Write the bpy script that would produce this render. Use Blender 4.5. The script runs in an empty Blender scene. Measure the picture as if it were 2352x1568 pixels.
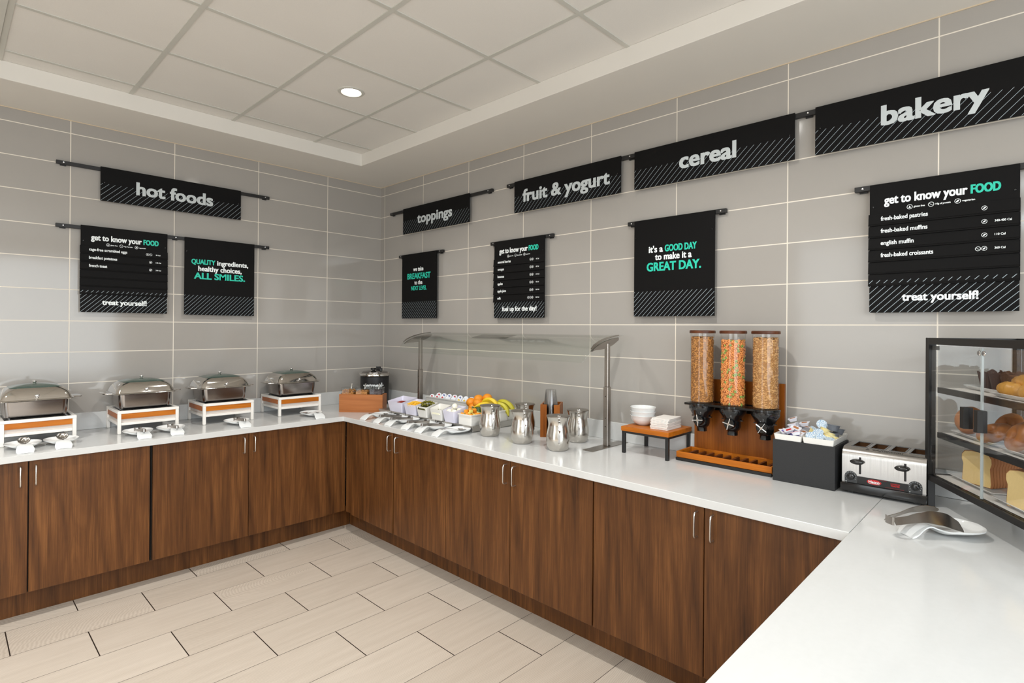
import bpy, bmesh, math, random
from mathutils import Matrix, Vector
# light levels and main surface tints
WORLD, EXPO = 0.25, -0.5
E_FILL1, E_FILL2 = 120, 230  # levels of the two added room fills
P_DL, P_PANEL = 105, 60
DL_COL, PANEL_COL, FILL_COL = (1, .985, .95), (.86, .95, 1.0), (.84, .93, 1.0)
TILE_A, TILE_B = (158, 153, 147), (168, 163, 157)
QZ_A, QZ_B = (204, 204, 202), (219, 219, 218)
CEIL_A, CEIL_B = (214, 210, 204), (232, 228, 222)
PAINT = (222, 217, 209)
WAL = ((58, 33, 15), (98, 60, 29), (132, 86, 46))
SIGN = (16, 15, 15)
PI = math.pi
scene = bpy.context.scene
COL = scene.collection

# ------------------------------------------------------------ camera, world, exposure
def make_camera():
    cd = bpy.data.cameras.new('camera')
    cd.sensor_fit = 'HORIZONTAL'; cd.sensor_width = 36.0
    cd.lens = 1265.96 / 2352 * 36.0
    cd.shift_y = (751.53 - 784.0) / 2352
    cd.clip_start = 0.02
    co = bpy.data.objects.new('camera', cd); COL.objects.link(co)
    yaw, pitch, roll = math.radians(43.9127), math.radians(0.106), math.radians(0.4282)
    fw = Vector((math.cos(yaw), math.sin(yaw), 0)); rt = Vector((math.sin(yaw), -math.cos(yaw), 0)); up = Vector((0, 0, 1))
    f2 = fw * math.cos(pitch) + up * math.sin(pitch); u2 = up * math.cos(pitch) - fw * math.sin(pitch)
    r3 = rt * math.cos(roll) + u2 * math.sin(roll); u3 = u2 * math.cos(roll) - rt * math.sin(roll)
    M = Matrix((r3, u3, -f2)).transposed().to_4x4()
    M.translation = Vector((-2.9864, -4.6614, 1.6173))
    co.matrix_world = M
    scene.camera = co
make_camera()
w = bpy.data.worlds.new('world'); scene.world = w; w.use_nodes = True
w.node_tree.nodes['Background'].inputs[0].default_value = (1.0, 0.97, 0.93, 1)
w.node_tree.nodes['Background'].inputs[1].default_value = WORLD
scene.view_settings.view_transform = 'Standard'
scene.view_settings.look = 'None'
scene.view_settings.gamma = 1
scene.view_settings.use_curve_mapping = False
scene.view_settings.exposure = EXPO
scene.cycles.caustics_reflective = False
scene.cycles.caustics_refractive = False
scene.cycles.sample_clamp_indirect = 6.0
scene.cycles.max_bounces = 12
scene.cycles.transparent_max_bounces = 48

def area_light(name, loc, size, energy, color=(1, .95, .88), rot=(0, 0, 0), shape='RECTANGLE', spread=PI, parent=None):
    l = bpy.data.lights.new(name, 'AREA'); l.shape = shape
    l.size = size[0]
    if shape == 'RECTANGLE': l.size_y = size[1]
    l.energy = energy; l.color = color; l.spread = spread
    o = bpy.data.objects.new(name, l); COL.objects.link(o)
    o.location = loc; o.rotation_euler = rot
    if parent: o.parent = parent
    return o
# added fill lights at the unseen far walls; no windows are built there
area_light('room_fill_light', (-7.3, -2.6, 1.75), (5.6, 1.9), E_FILL1, FILL_COL, (0, -PI / 2, 0))
area_light('room_fill_light', (-3.6, -7.3, 1.75), (5.6, 1.9), E_FILL2, FILL_COL, (PI / 2, 0, 0))

# ------------------------------------------------------------ node helpers
def lin(c):
    c /= 255.0
    return c / 12.92 if c <= .04045 else ((c + .055) / 1.055) ** 2.4
def S(r, g, b, a=1.0): return (lin(r), lin(g), lin(b), a)

class NT:
    def __init__(s, name):
        s.m = bpy.data.materials.new(name); s.m.use_nodes = True
        s.t = s.m.node_tree; s.n = s.t.nodes; s.l = s.t.links
        s.b = s.n['Principled BSDF']
    def new(s, typ, **kw):
        n = s.n.new(typ)
        for k, v in kw.items(): setattr(n, k, v)
        return n
    def put(s, sock, v):
        if isinstance(v, bpy.types.NodeSocket): s.l.new(v, sock)
        elif v is not None: sock.default_value = v
    def math(s, op, a, b=None, c=None, clamp=False):
        n = s.new('ShaderNodeMath', operation=op, use_clamp=clamp)
        for i, v in enumerate((a, b, c)):
            if v is not None: s.put(n.inputs[i], v)
        return n.outputs[0]
    def mix(s, f, a, b):
        n = s.new('ShaderNodeMix', data_type='RGBA')
        s.put(n.inputs[0], f); s.put(n.inputs[6], a); s.put(n.inputs[7], b)
        return n.outputs[2]
    def ramp(s, f, stops):
        n = s.new('ShaderNodeValToRGB'); e = n.color_ramp.elements
        while len(e) < len(stops): e.new(0.5)
        for el, (p, c) in zip(e, stops): el.position = p; el.color = c
        s.put(n.inputs[0], f); return n.outputs[0]
    def coord(s, kind='Object'): return s.new('ShaderNodeTexCoord').outputs[kind]
    def pos(s):
        g = s.new('ShaderNodeNewGeometry'); x = s.new('ShaderNodeSeparateXYZ'); s.l.new(g.outputs['Position'], x.inputs[0])
        return x.outputs
    def mapping(s, v, scale=(1, 1, 1), loc=None):
        n = s.new('ShaderNodeMapping'); s.l.new(v, n.inputs[0]); n.inputs['Scale'].default_value = scale
        if loc is not None: s.put(n.inputs['Location'], loc)
        return n.outputs[0]
    def noise(s, v, scale, detail=3, rough=.5, dist=0):
        n = s.new('ShaderNodeTexNoise')
        if v is not None: s.l.new(v, n.inputs['Vector'])
        n.inputs['Scale'].default_value = scale; n.inputs['Detail'].default_value = detail
        n.inputs['Roughness'].default_value = rough; n.inputs['Distortion'].default_value = dist
        return n.outputs['Fac']
    def bump(s, h, strength=.3, dist=.01):
        n = s.new('ShaderNodeBump'); n.inputs['Strength'].default_value = strength; n.inputs['Distance'].default_value = dist
        s.put(n.inputs['Height'], h); s.l.new(n.outputs[0], s.b.inputs['Normal'])
    def set(s, **kw):
        for k, v in kw.items(): s.put(s.b.inputs[k.replace('_', ' ')], v)
        return s

def plain(name, col, rough=.5, metal=0, var=.06, vscale=30, spec=.5, bump=0, coat=0):
    t = NT(name)
    if var:
        f = t.noise(t.coord(), vscale, 3)
        a = tuple(min(1, c * (1 + var)) for c in col[:3]) + (1,); b = tuple(c * (1 - var) for c in col[:3]) + (1,)
        t.set(Base_Color=t.mix(f, a, b))
        if bump: t.bump(f, bump, .004)
    else: t.set(Base_Color=col)
    t.set(Roughness=rough, Metallic=metal)
    t.b.inputs['Specular IOR Level'].default_value = spec
    if coat: t.b.inputs['Coat Weight'].default_value = coat; t.b.inputs['Coat Roughness'].default_value = .08
    return t.m

def clear(name, tint=(1, 1, 1, 1), gloss=.05, f0=.035, k=1.0):
    t = NT(name); t.n.remove(t.b)
    tr = t.new('ShaderNodeBsdfTransparent'); tr.inputs[0].default_value = tint
    gl = t.new('ShaderNodeBsdfGlossy'); gl.inputs['Roughness'].default_value = gloss
    lw = t.new('ShaderNodeLayerWeight'); lw.inputs[0].default_value = .5
    nz = t.noise(t.coord(), 6, 2)
    f = t.math('MULTIPLY_ADD', t.math('POWER', lw.outputs['Facing'], 4.0), (1 - f0) * k, f0)
    mx = t.new('ShaderNodeMixShader')
    t.l.new(t.math('MULTIPLY', f, t.math('MULTIPLY_ADD', nz, .3, .85)), mx.inputs[0])
    t.l.new(tr.outputs[0], mx.inputs[1]); t.l.new(gl.outputs[0], mx.inputs[2])
    t.l.new(mx.outputs[0], t.n['Material Output'].inputs[0])
    return t.m

def emis(name, col, strength):
    t = NT(name); nz = t.noise(t.coord(), 4, 1)
    t.set(Base_Color=(.8, .8, .8, 1), Emission_Color=t.mix(nz, col, tuple(c * .97 for c in col[:3]) + (1,)))
    t.b.inputs['Emission Strength'].default_value = strength
    return t.m

def grainwood(name, dark, mid, light, axis=2, rough=.42, fine=1.0, spec=.3):
    t = NT(name)
    oi = t.new('ShaderNodeObjectInfo').outputs['Random']
    off = t.new('ShaderNodeCombineXYZ')
    for i, k in enumerate((37.0, 23.0, 61.0)): t.l.new(t.math('MULTIPLY', oi, k), off.inputs[i])
    def sc(a, b): v = [a, a, a]; v[axis] = b; return tuple(v)
    c = t.coord()
    n1 = t.noise(t.mapping(c, sc(14, 1.3), off.outputs[0]), 1.0, 5, .6, 1.0)
    n2 = t.noise(t.mapping(c, sc(230 * fine, 4.5), off.outputs[0]), 1.0, 4, .65)
    n3 = t.noise(t.mapping(c, sc(48, 1.6), off.outputs[0]), 1.0, 3, .5, .5)
    wv = t.new('ShaderNodeTexWave', wave_type='BANDS', bands_direction='DIAGONAL')
    t.l.new(t.mapping(c, sc(1, .13), off.outputs[0]), wv.inputs['Vector'])
    wv.inputs['Scale'].default_value = 4.2; wv.inputs['Distortion'].default_value = 11.0
    wv.inputs['Detail'].default_value = 1.5; wv.inputs['Detail Scale'].default_value = .9
    line = t.math('POWER', wv.outputs['Fac'], 5.0)
    f = t.math('ADD', t.math('MULTIPLY', n1, .40), t.math('MULTIPLY', n2, .36))
    f = t.math('ADD', f, t.math('MULTIPLY', n3, .24))
    f = t.math('SUBTRACT', f, t.math('MULTIPLY', line, .07))
    t.set(Base_Color=t.ramp(f, [(.30, dark), (.50, mid), (.68, light)]), Roughness=rough)
    t.b.inputs['Specular IOR Level'].default_value = spec
    t.bump(n2, .05, .002)
    return t.m

def steel(name, col=(.62, .60, .57, 1), rough=.16, brushed=True, scale=(4, 4, 160)):
    t = NT(name); c = t.coord()
    n = t.noise(t.mapping(c, scale if brushed else (8, 8, 8)), 1.0, 3)
    t.set(Base_Color=t.mix(n, col, tuple(v * .86 for v in col[:3]) + (1,)), Metallic=1.0,
          Roughness=t.math('MULTIPLY_ADD', n, .14 if brushed else .05, rough - .05))
    return t.m

# ------------------------------------------------------------ materials
def walltile(name, axis, off):
    t = NT(name); p = t.pos()
    W, H, ZT = .61, .2076, 2.8909
    u = t.math('DIVIDE', t.math('SUBTRACT', t.math('MULTIPLY', p[axis], -1.0), off), W)
    v = t.math('DIVIDE', t.math('SUBTRACT', ZT, p[2]), H)
    du = t.math('MULTIPLY', t.math('PINGPONG', u, .5), W); dv = t.math('MULTIPLY', t.math('PINGPONG', v, .5), H)
    d = t.math('MINIMUM', du, dv)
    g = t.math('SUBTRACT', 1.0, t.math('SMOOTHSTEP', d, .0021, .0031)) if False else None
    mr = t.new('ShaderNodeMapRange', interpolation_type='SMOOTHSTEP'); t.l.new(d, mr.inputs[0])
    mr.inputs[1].default_value = .0019; mr.inputs[2].default_value = .0032
    tile = mr.outputs[0]
    ids = t.new('ShaderNodeCombineXYZ'); t.l.new(t.math('FLOOR', u), ids.inputs[0]); t.l.new(t.math('FLOOR', v), ids.inputs[1])
    wn = t.new('ShaderNodeTexWhiteNoise'); t.l.new(ids.outputs[0], wn.inputs['Vector'])
    g = t.new('ShaderNodeNewGeometry')
    cl = t.noise(g.outputs['Position'], 2.2, 3)
    k = t.math('MULTIPLY_ADD', wn.outputs['Value'], .45, t.math('MULTIPLY', cl, .55))
    base = t.mix(k, S(*TILE_A), S(*TILE_B))
    t.set(Base_Color=t.mix(tile, S(226, 217, 203), base), Roughness=t.math('MULTIPLY_ADD', tile, -.53, .62))
    wav = t.noise(g.outputs['Position'], 5.0, 1)
    t.bump(t.math('ADD', tile, t.math('MULTIPLY', wav, 1.1)), .22, .002)
    return t.m

def floor_material():
    t = NT('floor_tile'); p = t.pos()
    L, Wd = .61, .3072
    r = t.math('DIVIDE', t.math('ADD', p[1], .732), Wd)
    row = t.math('FLOOR', r)
    sh = t.math('MULTIPLY', t.math('MODULO', t.math('ADD', row, 200.0), 2.0), .5)
    c = t.math('ADD', t.math('DIVIDE', t.math('ADD', p[0], .9065 + .305), L), t.math('ADD', sh, 0.0))
    dl = t.math('MULTIPLY', t.math('PINGPONG', c, .5), L); dr = t.math('MULTIPLY', t.math('PINGPONG', r, .5), Wd)
    a = t.math('GREATER_THAN', dl, .0026); b = t.math('GREATER_THAN', dr, .0013)
    tile = t.math('MULTIPLY', a, b)
    ids = t.new('ShaderNodeCombineXYZ'); t.l.new(t.math('FLOOR', c), ids.inputs[0]); t.l.new(row, ids.inputs[1])
    wn = t.new('ShaderNodeTexWhiteNoise'); t.l.new(ids.outputs[0], wn.inputs['Vector'])
    g = t.new('ShaderNodeNewGeometry')
    ad = t.new('ShaderNodeVectorMath', operation='MULTIPLY_ADD'); t.l.new(wn.outputs['Color'], ad.inputs[0])
    ad.inputs[1].default_value = (3.0, 1.2, 0); t.l.new(g.outputs['Position'], ad.inputs[2])
    mp = t.mapping(ad.outputs[0], (1.0, 2.2, 1))
    wv = t.new('ShaderNodeTexWave', wave_type='RINGS', rings_direction='Z'); t.l.new(mp, wv.inputs['Vector'])
    wv.inputs['Scale'].default_value = 17; wv.inputs['Distortion'].default_value = 5; wv.inputs['Detail'].default_value = 3
    wv.inputs['Detail Scale'].default_value = .7
    st = t.noise(t.mapping(ad.outputs[0], (2.5, 26, 1)), 1.0, 3)
    f = t.math('ADD', t.math('MULTIPLY', wv.outputs['Fac'], .28), t.math('MULTIPLY', st, .5))
    f = t.math('ADD', f, t.math('MULTIPLY', wn.outputs['Value'], .22))
    base = t.mix(f, S(178, 163, 147), S(224, 212, 198))
    t.set(Base_Color=t.mix(tile, S(46, 38, 32), base), Roughness=.45)
    t.bump(t.math('ADD', tile, t.math('MULTIPLY', wv.outputs['Fac'], .12)), .15, .002)
    return t.m

def quartz():
    t = NT('white_quartz'); g = t.new('ShaderNodeNewGeometry').outputs['Position']
    n = t.noise(t.mapping(g, (1.2, 3.0, 2)), 1.6, 5, .6, 1.2)
    f = t.noise(g, 60, 2)
    col = t.mix(t.math('MULTIPLY_ADD', f, .25, t.math('MULTIPLY', n, .75)), S(*QZ_A), S(*QZ_B))
    t.set(Base_Color=col, Roughness=.14)
    return t.m

def ceiltile():
    t = NT('ceiling_tile'); c = t.new('ShaderNodeNewGeometry').outputs['Position']
    n = t.noise(c, 420, 2, .7); n2 = t.noise(c, 3, 2)
    t.set(Base_Color=t.mix(t.math('MULTIPLY_ADD', n, .7, t.math('MULTIPLY', n2, .3)), S(*CEIL_A), S(*CEIL_B)), Roughness=.9)
    t.bump(n, .15, .001)
    return t.m

M = {}
M['tileL'] = walltile('grey_wall_tile_a', 0, .5592)
M['tileR'] = walltile('grey_wall_tile_b', 1, .6746)
M['floor'] = floor_material(); M['quartz'] = quartz(); M['ceil'] = ceiltile()
M['paint'] = plain('painted_plaster', S(*PAINT), .7, var=.015, vscale=5)
M['plaster_dark'] = plain('dining_wall_paint', S(176, 164, 150), .7, var=.03, vscale=3)
M['grid'] = plain('ceiling_grid_metal', S(196, 194, 186), .5, var=.02)
M['walnut'] = grainwood('walnut_laminate', S(*WAL[0]), S(*WAL[1]), S(*WAL[2]))
M['walnut_h'] = grainwood('walnut_toe_kick', S(*WAL[0]), S(*WAL[1]), S(*WAL[2]))
M['gapdark'] = plain('cabinet_shadow_gap', S(22, 16, 12), .8)
M['nickel'] = steel('brushed_nickel', (.72, .70, .67, 1), .28)
M['steel'] = steel('polished_steel', (.66, .63, .59, 1), .10, False)
M['pitcher_steel'] = steel('satin_steel', (.66, .63, .58, 1), .19, True, (5, 5, 60))
M['brushed'] = steel('brushed_steel', (.36, .335, .32, 1), .16, True, (3, 3, 30))
M['darksteel'] = steel('post_steel', (.40, .365, .33, 1), .30)
M['tray_metal'] = steel('tarnished_tray_metal', (.62, .60, .57, 1), .34)
M['black'] = plain('black_powder_coat', S(24, 23, 23), .45, var=.05)
M['sign_black'] = plain('sign_black', S(*SIGN), .6, var=.03, spec=.12)
M['blackgloss'] = plain('black_plastic_gloss', S(16, 16, 17), .16, var=.03, coat=.4)
M['cubeblack'] = plain('textured_black', S(38, 38, 39), .65, var=.25, vscale=400, bump=.25)
M['white'] = plain('white_porcelain', S(230, 231, 230), .14, var=.01, coat=.3)
M['melamine'] = plain('white_melamine', S(236, 233, 227), .28, var=.01)
M['lavender'] = plain('lavender_melamine', S(224, 221, 236), .28, var=.01)
M['whiteframe'] = plain('white_frame_paint', S(240, 235, 228), .4, var=.015)
M['orangewood'] = grainwood('orange_stained_wood', S(150, 80, 14), S(186, 104, 22), S(206, 128, 38), axis=0, rough=.4)
M['orangewood_v'] = grainwood('orange_stained_wood_upright', S(112, 58, 12), S(146, 80, 22), S(172, 102, 36), axis=2, rough=.38)
M['slatwood'] = grainwood('dark_slat_wood', S(74, 36, 16), S(108, 58, 28), S(140, 82, 44), axis=1, rough=.5)
M['caddywood'] = grainwood('caddy_wood', S(150, 88, 44), S(172, 106, 58), S(188, 124, 72), axis=0, rough=.45)
M['lidwood'] = grainwood('dark_lid_wood', S(60, 30, 16), S(88, 48, 26), S(116, 68, 38), axis=0, rough=.4)
M['ink_white'] = plain('sign_ink_white', S(236, 240, 240), .5, var=.01)
M['ink_big'] = plain('sign_letter_silver', S(196, 202, 203), .45, var=.02)
M['ink_teal'] = plain('sign_ink_teal', S(34, 196, 168), .5, var=.02)
M['ink_stripe'] = plain('sign_stripe_ink', S(158, 170, 176), .5, var=.02)
M['ink_red'] = plain('red_ink', S(196, 30, 34), .4, var=.02)
M['ink_black'] = plain('black_print', S(30, 28, 28), .5, var=.02)
M['chrome'] = plain('chrome', (.85, .85, .86, 1), .06, 1.0, var=.01)
M['acrylic'] = clear('clear_acrylic', (.97, .98, .97, 1))
M['acrylic_tube'] = clear('clear_tube', (.985, .98, .975, 1), .06, .025, .5)
M['cupclear'] = clear('clear_cup_plastic', (.997, .997, .998, 1), .05, .016)
M['glass'] = clear('guard_glass', (.965, .98, .97, 1), .02, .03, .6)
M['doorglass'] = clear('case_glass', (.965, .97, .97, 1), .02, .035, .6)
M['lidglass'] = plain('lid_window_green', S(92, 112, 104), .12, .6, var=.04)
M['paper'] = plain('white_paper', S(238, 232, 226), .75, var=.02)
M['orange'] = plain('orange_peel', S(240, 148, 26), .45, var=.1, vscale=220, bump=.6)
M['banana'] = plain('banana_skin', S(232, 196, 34), .45, var=.12, vscale=22)
M['banana_green'] = plain('greenish_banana_skin', S(198, 186, 44), .45, var=.18, vscale=18)
M['stem'] = plain('banana_tip', S(96, 92, 34), .6)
M['green'] = plain('green_ceramic', S(74, 142, 44), .2, var=.1, vscale=60)
M['cream'] = plain('cream_glaze', S(238, 232, 206), .25, var=.02)
M['egg'] = plain('boiled_egg', S(246, 242, 226), .3, var=.01)
M['cheddar'] = plain('cheddar', S(250, 200, 62), .5, var=.06)
M['bacon'] = plain('bacon_bits', S(156, 48, 34), .5, var=.25, vscale=120)
M['jalapeno'] = plain('jalapeno', S(116, 110, 22), .3, var=.3, vscale=80)
M['jalapeno_dark'] = plain('jalapeno_skin', S(66, 64, 16), .3, var=.25)
M['melon'] = plain('cantaloupe', S(252, 160, 44), .35, var=.06)
M['honeydew'] = plain('honeydew', S(238, 222, 116), .35, var=.05)
M['spread'] = plain('herb_spread', S(236, 232, 206), .5, var=.02)
M['herb'] = plain('herb_flecks', S(96, 104, 56), .6)
M['bagel'] = plain('bagel_crust', S(170, 108, 58), .42, var=.32, vscale=34, bump=.3)
M['pastry'] = plain('pastry_crust', S(214, 156, 70), .4, var=.3, vscale=30, bump=.25)
M['muffinpaper'] = plain('brown_muffin_paper', S(78, 50, 42), .7, var=.15)
M['muffin'] = plain('muffin_top', S(96, 62, 44), .7, var=.25, vscale=60, bump=.3)
M['crumb'] = plain('bread_crumb', S(238, 206, 142), .8, var=.07, vscale=160, bump=.2)
M['crust'] = plain('bread_crust', S(168, 106, 56), .6, var=.16, vscale=20, bump=.15)
M['granola'] = plain('granola', S(196, 138, 70), .7, var=.3, vscale=90)
M['flake'] = plain('oat_flakes', S(212, 164, 104), .7, var=.25, vscale=90)
M['loop_o'] = plain('orange_cereal', S(240, 160, 88), .6, var=.08)
M['loop_g'] = plain('green_cereal', S(150, 184, 92), .6, var=.08)
M['tan'] = plain('brown_sugar', S(190, 130, 66), .85, var=.1, vscale=90, bump=.2)
M['nuts'] = plain('chopped_nuts', S(186, 128, 66), .7, var=.35, vscale=120)
M['seeds'] = plain('dark_raisins', S(88, 78, 82), .6, var=.3, vscale=120)
M['purple'] = plain('purple_packet', S(120, 112, 190), .4, var=.25, vscale=90)
M['glassedge'] = plain('glass_edge', S(196, 204, 204), .2, var=.02)
M['sticker'] = clear('grey_sticker', (.62, .62, .61, 1), .1, .02, .5)
M['redpk'] = plain('red_foil', S(206, 34, 40), .3, var=.06)
def bluefoil():
    t = NT('blue_print_foil'); v = t.new('ShaderNodeTexVoronoi', feature='DISTANCE_TO_EDGE'); t.l.new(t.coord(), v.inputs['Vector']); v.inputs['Scale'].default_value = 190
    t.set(Base_Color=t.ramp(v.outputs['Distance'], [(.0, S(110, 150, 190)), (.10, S(150, 184, 208)), (.14, S(232, 236, 238))]), Roughness=.3); return t.m
M['bluepk'] = bluefoil()
M['whitepk'] = plain('white_packet', S(226, 226, 234), .4, var=.04)
M['brownpk'] = plain('brown_print', S(170, 110, 66), .5, var=.2)
M['greycup'] = plain('grey_cup', S(110, 113, 120), .4, var=.03)
M['butter'] = plain('butter_tub', S(232, 214, 150), .4, var=.03)
M['berry'] = plain('berry_print', S(186, 40, 52), .4, var=.15, vscale=120)
M['blueb'] = plain('blueberry_print', S(92, 104, 160), .4, var=.2, vscale=120)
M['yel'] = plain('yellow_print', S(226, 190, 60), .4, var=.1)
M['toastdark'] = plain('toaster_slot_inside', S(96, 62, 32), .5, .5, var=.2)
M['lens'] = emis('downlight_lens', (1.0, .93, .82, 1), 14.0)
M['fill_panel'] = emis('fill_panel_lens', (.95, .98, 1.0, 1), 1.3)  # glowing lens of the added fill panels
M['spoonsteel'] = steel('flatware_steel', (.60, .57, .54, 1), .16, False)
M['tongsteel'] = steel('tong_steel', (.40, .37, .34, 1), .26, False)
# ------------------------------------------------------------ mesh builder
class MB:
    def __init__(s): s.v = []; s.f = []; s.mi = []; s.T = Matrix.Identity(4)
    def add(s, vs, fs, mi=0):
        k = len(s.v); T = s.T
        s.v += [tuple(T @ Vector(p)) for p in vs]
        s.f += [tuple(i + k for i in f) for f in fs]; s.mi += [mi] * len(fs)
        return s
    def box(s, x0, x1, y0, y1, z0, z1, mi=0):
        x0, x1 = min(x0, x1), max(x0, x1); y0, y1 = min(y0, y1), max(y0, y1); z0, z1 = min(z0, z1), max(z0, z1)
        return s.add([(x, y, z) for z in (z0, z1) for y in (y0, y1) for x in (x0, x1)],
                     [(0, 2, 3, 1), (4, 5, 7, 6), (0, 1, 5, 4), (2, 6, 7, 3), (0, 4, 6, 2), (1, 3, 7, 5)], mi)
    def frustum(s, b, t, z0, z1, mi=0):   # b, t = (x0,x1,y0,y1)
        vs = [(b[0], b[2], z0), (b[1], b[2], z0), (b[1], b[3], z0), (b[0], b[3], z0), (t[0], t[2], z1), (t[1], t[2], z1), (t[1], t[3], z1), (t[0], t[3], z1)]
        return s.add(vs, [(3, 2, 1, 0), (4, 5, 6, 7), (0, 1, 5, 4), (1, 2, 6, 5), (2, 3, 7, 6), (3, 0, 4, 7)], mi)
    def lathe(s, prof, n=32, c=(0, 0, 0), mi=0):
        vs = []; fs = []; m = len(prof)
        for i in range(n):
            a = 2 * PI * i / n; ca, sa = math.cos(a), math.sin(a)
            for r, z in prof: vs.append((c[0] + r * ca, c[1] + r * sa, c[2] + z))
        for i in range(n):
            j = (i + 1) % n
            for k in range(m - 1):
                fs.append((i * m + k, j * m + k, j * m + k + 1, i * m + k + 1))
        s.add(vs, fs, mi)
        for k, flip in ((0, True), (m - 1, False)):
            if prof[k][0] > 1e-6 and prof[0] != prof[-1]:
                f = [i * m + k + len(s.v) - len(vs) for i in range(n)]
                s.f.append(tuple(reversed(f)) if flip else tuple(f)); s.mi.append(mi)
        return s
    def tube(s, pts, r, n=8, mi=0, flat=None):
        pts = [Vector(p) for p in pts]; rs = r if isinstance(r, (list, tuple)) else [r] * len(pts)
        vs = []; fs = []; prev = None
        for i, p in enumerate(pts):
            d = (pts[min(i + 1, len(pts) - 1)] - pts[max(i - 1, 0)]).normalized()
            if prev is None: prev = d.orthogonal().normalized() if flat is None else (Vector(flat) - d * Vector(flat).dot(d)).normalized()
            else: prev = (prev - d * prev.dot(d)).normalized()
            q = d.cross(prev)
            for j in range(n):
                a = 2 * PI * j / n; vs.append(p + (prev * math.cos(a) + q * math.sin(a)) * rs[i])
        for i in range(len(pts) - 1):
            for j in range(n):
                k = (j + 1) % n; fs.append((i * n + j, i * n + k, (i + 1) * n + k, (i + 1) * n + j))
        fs.append(tuple(reversed(range(n)))); fs.append(tuple((len(pts) - 1) * n + j for j in range(n)))
        return s.add(vs, fs, mi)
    def strip(s, pts, side, wd, th, mi=0):   # flat bar swept along pts; side = width direction
        side = Vector(side).normalized(); vs = []; fs = []; pts = [Vector(p) for p in pts]
        ws = wd if isinstance(wd, (list, tuple)) else [wd] * len(pts)
        for i, p in enumerate(pts):
            d = (pts[min(i + 1, len(pts) - 1)] - pts[max(i - 1, 0)]).normalized(); nn = d.cross(side).normalized()
            for a, b in ((-1, -1), (1, -1), (1, 1), (-1, 1)): vs.append(p + side * (a * ws[i] / 2) + nn * (b * th / 2))
        for i in range(len(pts) - 1):
            for j in range(4):
                k = (j + 1) % 4; fs.append((i * 4 + j, i * 4 + k, i * 4 + 4 + k, i * 4 + 4 + j))
        m = len(pts) * 4 - 4
        fs += [(3, 2, 1, 0), (m, m + 1, m + 2, m + 3)]
        return s.add(vs, fs, mi)
    def prism(s, poly, h0, h1, plane='xy', mi=0):
        mp = {'xy': lambda a, b, h: (a, b, h), 'xz': lambda a, b, h: (a, h, b), 'yz': lambda a, b, h: (h, a, b)}[plane]
        n = len(poly)
        vs = [mp(a, b, h0) for a, b in poly] + [mp(a, b, h1) for a, b in poly]
        fs = [tuple(reversed(range(n))), tuple(range(n, 2 * n))] + [(i, (i + 1) % n, n + (i + 1) % n, n + i) for i in range(n)]
        return s.add(vs, fs, mi)
    def ball(s, c, r, n=12, m=8, mi=0, amp=0, seed=0, R=None):
        rr = r if isinstance(r, (tuple, list)) else (r, r, r); rnd = random.Random(seed)
        ph = [(rnd.uniform(2, 5), rnd.uniform(2, 5), rnd.uniform(2, 5), rnd.uniform(0, 6)) for _ in range(4)]
        vs = []; fs = []
        def pt(x, y, z):
            k = 1 + amp * sum(math.sin(a * x + b * y + d * z + e) for a, b, d, e in ph) / 2
            v = Vector((x * rr[0] * k, y * rr[1] * k, z * rr[2] * k))
            if R is not None: v = R @ v
            return (v.x + c[0], v.y + c[1], v.z + c[2])
        vs.append(pt(0, 0, -1))
        for i in range(1, m):
            t = PI * i / m - PI / 2
            for j in range(n):
                a = 2 * PI * j / n; vs.append(pt(math.cos(t) * math.cos(a), math.cos(t) * math.sin(a), math.sin(t)))
        vs.append(pt(0, 0, 1)); L = len(vs) - 1
        for j in range(n): fs.append((0, 1 + (j + 1) % n, 1 + j)); fs.append((L, L - n + j, L - n + (j + 1) % n))
        for i in range(m - 2):
            for j in range(n):
                k = (j + 1) % n; fs.append((1 + i * n + j, 1 + i * n + k, 1 + (i + 1) * n + k, 1 + (i + 1) * n + j))
        return s.add(vs, fs, mi)
    def torus(s, c, R, r, n=20, m=10, mi=0, rot=None, sq=1.0, amp=0, seed=0):
        vs = []; fs = []; rnd = random.Random(seed); p1, p2 = rnd.uniform(0, 6), rnd.uniform(0, 6)
        for i in range(n):
            a = 2 * PI * i / n; rk = r * (1 + amp * math.sin(2 * a + p1) + amp * .6 * math.sin(3 * a + p2))
            for j in range(m):
                b = 2 * PI * j / m; v = Vector(((R + rk * math.cos(b)) * math.cos(a), (R + rk * math.cos(b)) * math.sin(a), rk * sq * math.sin(b)))
                if rot is not None: v = rot @ v
                vs.append((v.x + c[0], v.y + c[1], v.z + c[2]))
        for i in range(n):
            for j in range(m):
                a, b = (i + 1) % n, (j + 1) % m; fs.append((i * m + j, a * m + j, a * m + b, i * m + b))
        return s.add(vs, fs, mi)
    def loft(s, rings, mi=0, cap0=True, cap1=True):
        n = len(rings[0]); vs = [p for r in rings for p in r]; fs = []
        for i in range(len(rings) - 1):
            for j in range(n):
                k = (j + 1) % n; fs.append((i * n + j, i * n + k, (i + 1) * n + k, (i + 1) * n + j))
        if cap0: fs.append(tuple(reversed(range(n))))
        if cap1: fs.append(tuple(range((len(rings) - 1) * n, len(rings) * n)))
        return s.add(vs, fs, mi)
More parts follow.
